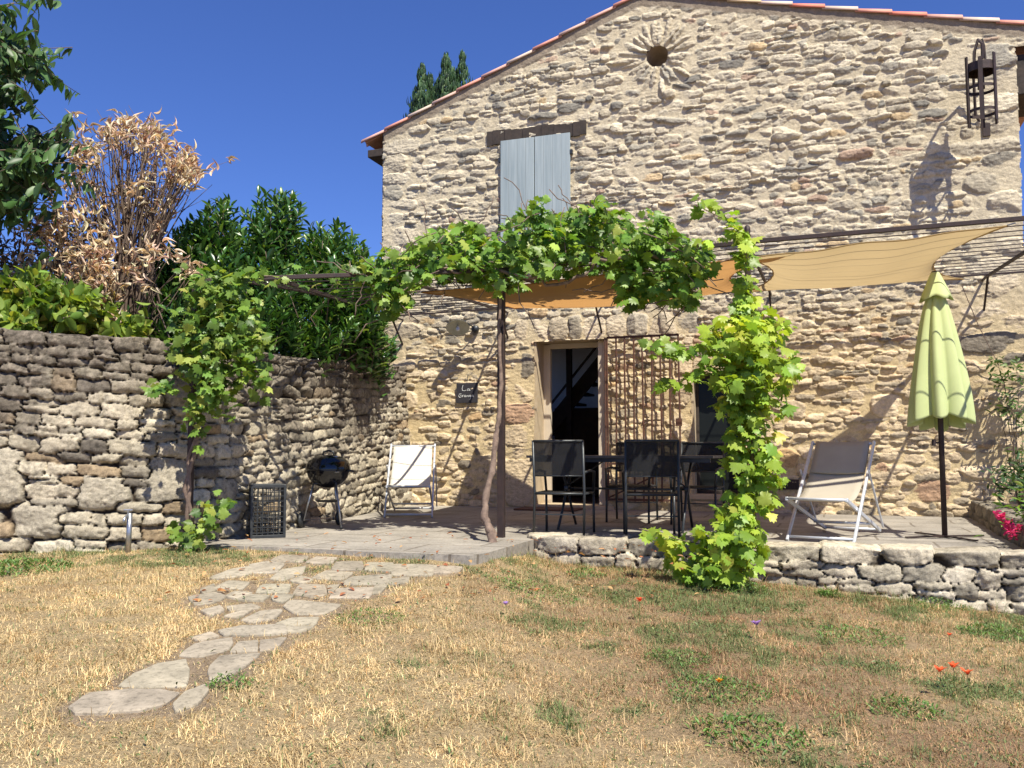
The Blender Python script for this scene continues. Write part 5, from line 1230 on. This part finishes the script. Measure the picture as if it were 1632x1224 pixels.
def grass(name, n_, y0, y1, hmin, hmax, w, flat, seed, dens=None, clump=False):
    r = np.random.default_rng(seed); y = y0 + (y1 - y0) * r.random(n_) ** 1.0; x = (r.random(n_) * 2 - 1) * (.62 * y + .3)
    keepw = r.random(n_) < (.62 * y + .3) / (.62 * y1 + .3); x, y = x[keepw], y[keepw]
    if clump:
        k = max(1, len(x) // 14); cx, cy_ = x[:k], y[:k]; ii = r.integers(0, k, len(x)); x = cx[ii] + r.normal(0, .022, len(x)); y = cy_[ii] + r.normal(0, .022, len(x))
    q = np.stack([x, y, 0 * x], 1) - C0; gt = q @ UV; gd = -(q @ NV)
    ok = ~((gd < 4.42) & (gt > 3.6)) & ~((gd < 5.63) & (gt <= 3.8)) & (y < np.interp(x, [-6.5, -4.3, -3.3, -2.8, -2.5], [7.08, 7.2, 7.38, 7.66, 8.2]) - .02) & ~in_path(x, y)
    soilp = fbm(x, y, .5, 4, 4, .6)
    path_zone = in_path(x + .05, y) | in_path(x - .07, y) | in_path(x, y + .08) | in_path(x, y - .08)
    ok &= (soilp > -.72 + r.random(len(x)) * .35) & ~(path_zone & (r.random(len(x)) < .62))
    x, y = x[ok], y[ok]; n_ = len(x); z = lawn_z(x, y) - .002
    c_, kg, gr_, so_ = lawn_cols(x, y); isg = r.random(n_) < kg * .50 + .05 + .13 * sstep(-1, 2, x)
    tall = 1 + .7 * sstep(.1, .6, fbm(x, y, .35, 9, 3)) + .35 * isg * kg + .9 * sstep(.5, .0, np.abs(gd[ok] - 4.55))
    h = r.uniform(hmin, hmax, n_) * tall; az = r.uniform(0, 6.28, n_); lean = r.uniform(*flat, n_) * np.where(isg, .6, 1)
    dx, dy = np.cos(az), np.sin(az); s_, c2 = np.sin(lean), np.cos(lean)
    P0 = np.stack([x, y, z], 1); P1_ = P0 + np.stack([dx * s_ * .45, dy * s_ * .45, c2 * .55], 1) * h[:, None]; P2_ = P0 + np.stack([dx * np.sin(lean * 1.25 + .1), dy * np.sin(lean * 1.25 + .1), np.maximum(.06, np.cos(lean * 1.25 + .1))], 1) * h[:, None]
    sd = np.stack([-dy, dx, 0 * dx], 1) * (w * r.uniform(.6, 1.4, n_))[:, None]
    V = np.stack([P0 - sd, P0 + sd, P1_ + sd * .7, P1_ - sd * .7, P2_], 1).reshape(-1, 3); b0 = (np.arange(n_) * 5)[:, None]
    F = np.concatenate([b0 + [0, 1, 2], b0 + [0, 2, 3], b0 + [3, 2, 4]], 0)
    cc = c_ * r.uniform(.55, 1.4, (n_, 1)) * (1 + .5 * fbm(x, y, .24, 3, 3))[:, None]; cc = np.where(r.random((n_, 1)) < .12, cc * [.75, .6, .5], cc); gg = np.array([.125, .165, .06]) * r.uniform(.6, 1.6, (n_, 1)) + r.random((n_, 1)) * np.array([.05, .05, .03]); cc = np.where(isg[:, None], gg, cc)
    o = np_mesh(name, V, F, M['grass'], None, False, np.repeat(cc, 5, 0)); tag(o, 'short dry straw coloured grass with brown and green patches covering the lawn', 'grass', kind='stuff'); return o
M['grass'] = mat_leaf('dry_grass_blade', .75, .25, .15, (1.1, 1.05, .8))
grass('grass', 360000, 2.35, 7.75, .010, .034, .0016, (.6, 1.5), 71)
g3 = grass('grass', 420000, 2.35, 7.75, .008, .026, .0020, (1.1, 1.5), 73); g3['label'] = 'matted dead grass litter lying flat on the lawn'
g2 = grass('grass', 70000, 2.35, 7.75, .025, .065, .0015, (.2, 1.2), 72, clump=True); g2['label'] = 'taller dry grass tufts scattered over the lawn'
# low weeds mixed through the grass
r = np.random.default_rng(91); n_ = 100000; y = r.uniform(2.5, 7.2, n_); x = (r.random(n_) * 2 - 1) * (.62 * y + .3)
q = np.stack([x, y, 0 * x], 1) - C0; gt = q @ UV; gd = -(q @ NV); _, kg, _, _ = lawn_cols(x, y); cl = fbm(x, y, .13, 5, 3, .6)
ok = ~((gd < 4.45) & (gt > 3.6)) & ~((gd < 5.66) & (gt <= 3.8)) & (y < np.interp(x, [-6.5, -4.3, -3.3, -2.8, -2.5], [7.08, 7.2, 7.38, 7.66, 8.2]) - .04) & ~in_path(x, y) & (r.random(n_) < (.08 + .17 * sstep(-.5, 1.2, x)) * sstep(.05, .4, cl) + .55 * kg * sstep(-.1, .3, cl))
x, y = x[ok], y[ok]; n_ = len(x); a = r.uniform(0, 6.28, n_)
o = leaves('low_weeds', LANCE, np.stack([x, y, lawn_z(x, y) + r.uniform(.0, .022, n_)], 1), np.stack([np.cos(a), np.sin(a), r.uniform(.1, 1.4, n_)], 1), r.normal(0, .3, (n_, 3)) + [0, 0, 1], r.uniform(.012, .030, n_), cols(n_, [(3, (.10, .155, .05)), (2, (.15, .20, .075)), (1, (.07, .11, .04)), (1, (.22, .22, .10))], r, .25), M['tree_leaf'], None); tag(o, 'low olive green weeds mixed through the dry grass', 'weeds', kind='stuff')
# fallen leaves
r = np.random.default_rng(77); n_ = 260
xs = r.uniform(250, 1150, n_); ys = r.uniform(850, 960, n_); Pl = []
for a, b_ in zip(xs, ys):
    P_ = on_lawn(a, b_); q = P_ - C0; gt_, gd_ = q @ UV, -(q @ NV)
    if (gd_ < 4.2 and gt_ > 3.7) or (gd_ < 5.6 and gt_ <= 3.75): P_ = atz(a, b_, .008)
    elif gd_ < 4.6 and gt_ > 3.6: continue
    Pl.append(P_ + [0, 0, .012])
Pl = np.array(Pl); n_ = len(Pl); a = r.uniform(0, 6.28, n_)
o = leaves('fallen_leaves', BROAD, Pl, np.stack([np.cos(a), np.sin(a), r.normal(0, .15, n_)], 1), r.normal(0, .25, (n_, 3)) + [0, 0, 1], r.uniform(.025, .06, n_), cols(n_, [(2, (.40, .16, .07)), (2, (.5, .3, .14)), (1, (.3, .1, .05))], r), M['dry_leaf'], None); tag(o, 'scattered brown and red fallen leaves on the terrace and lawn edge', 'fallen leaves', kind='stuff')
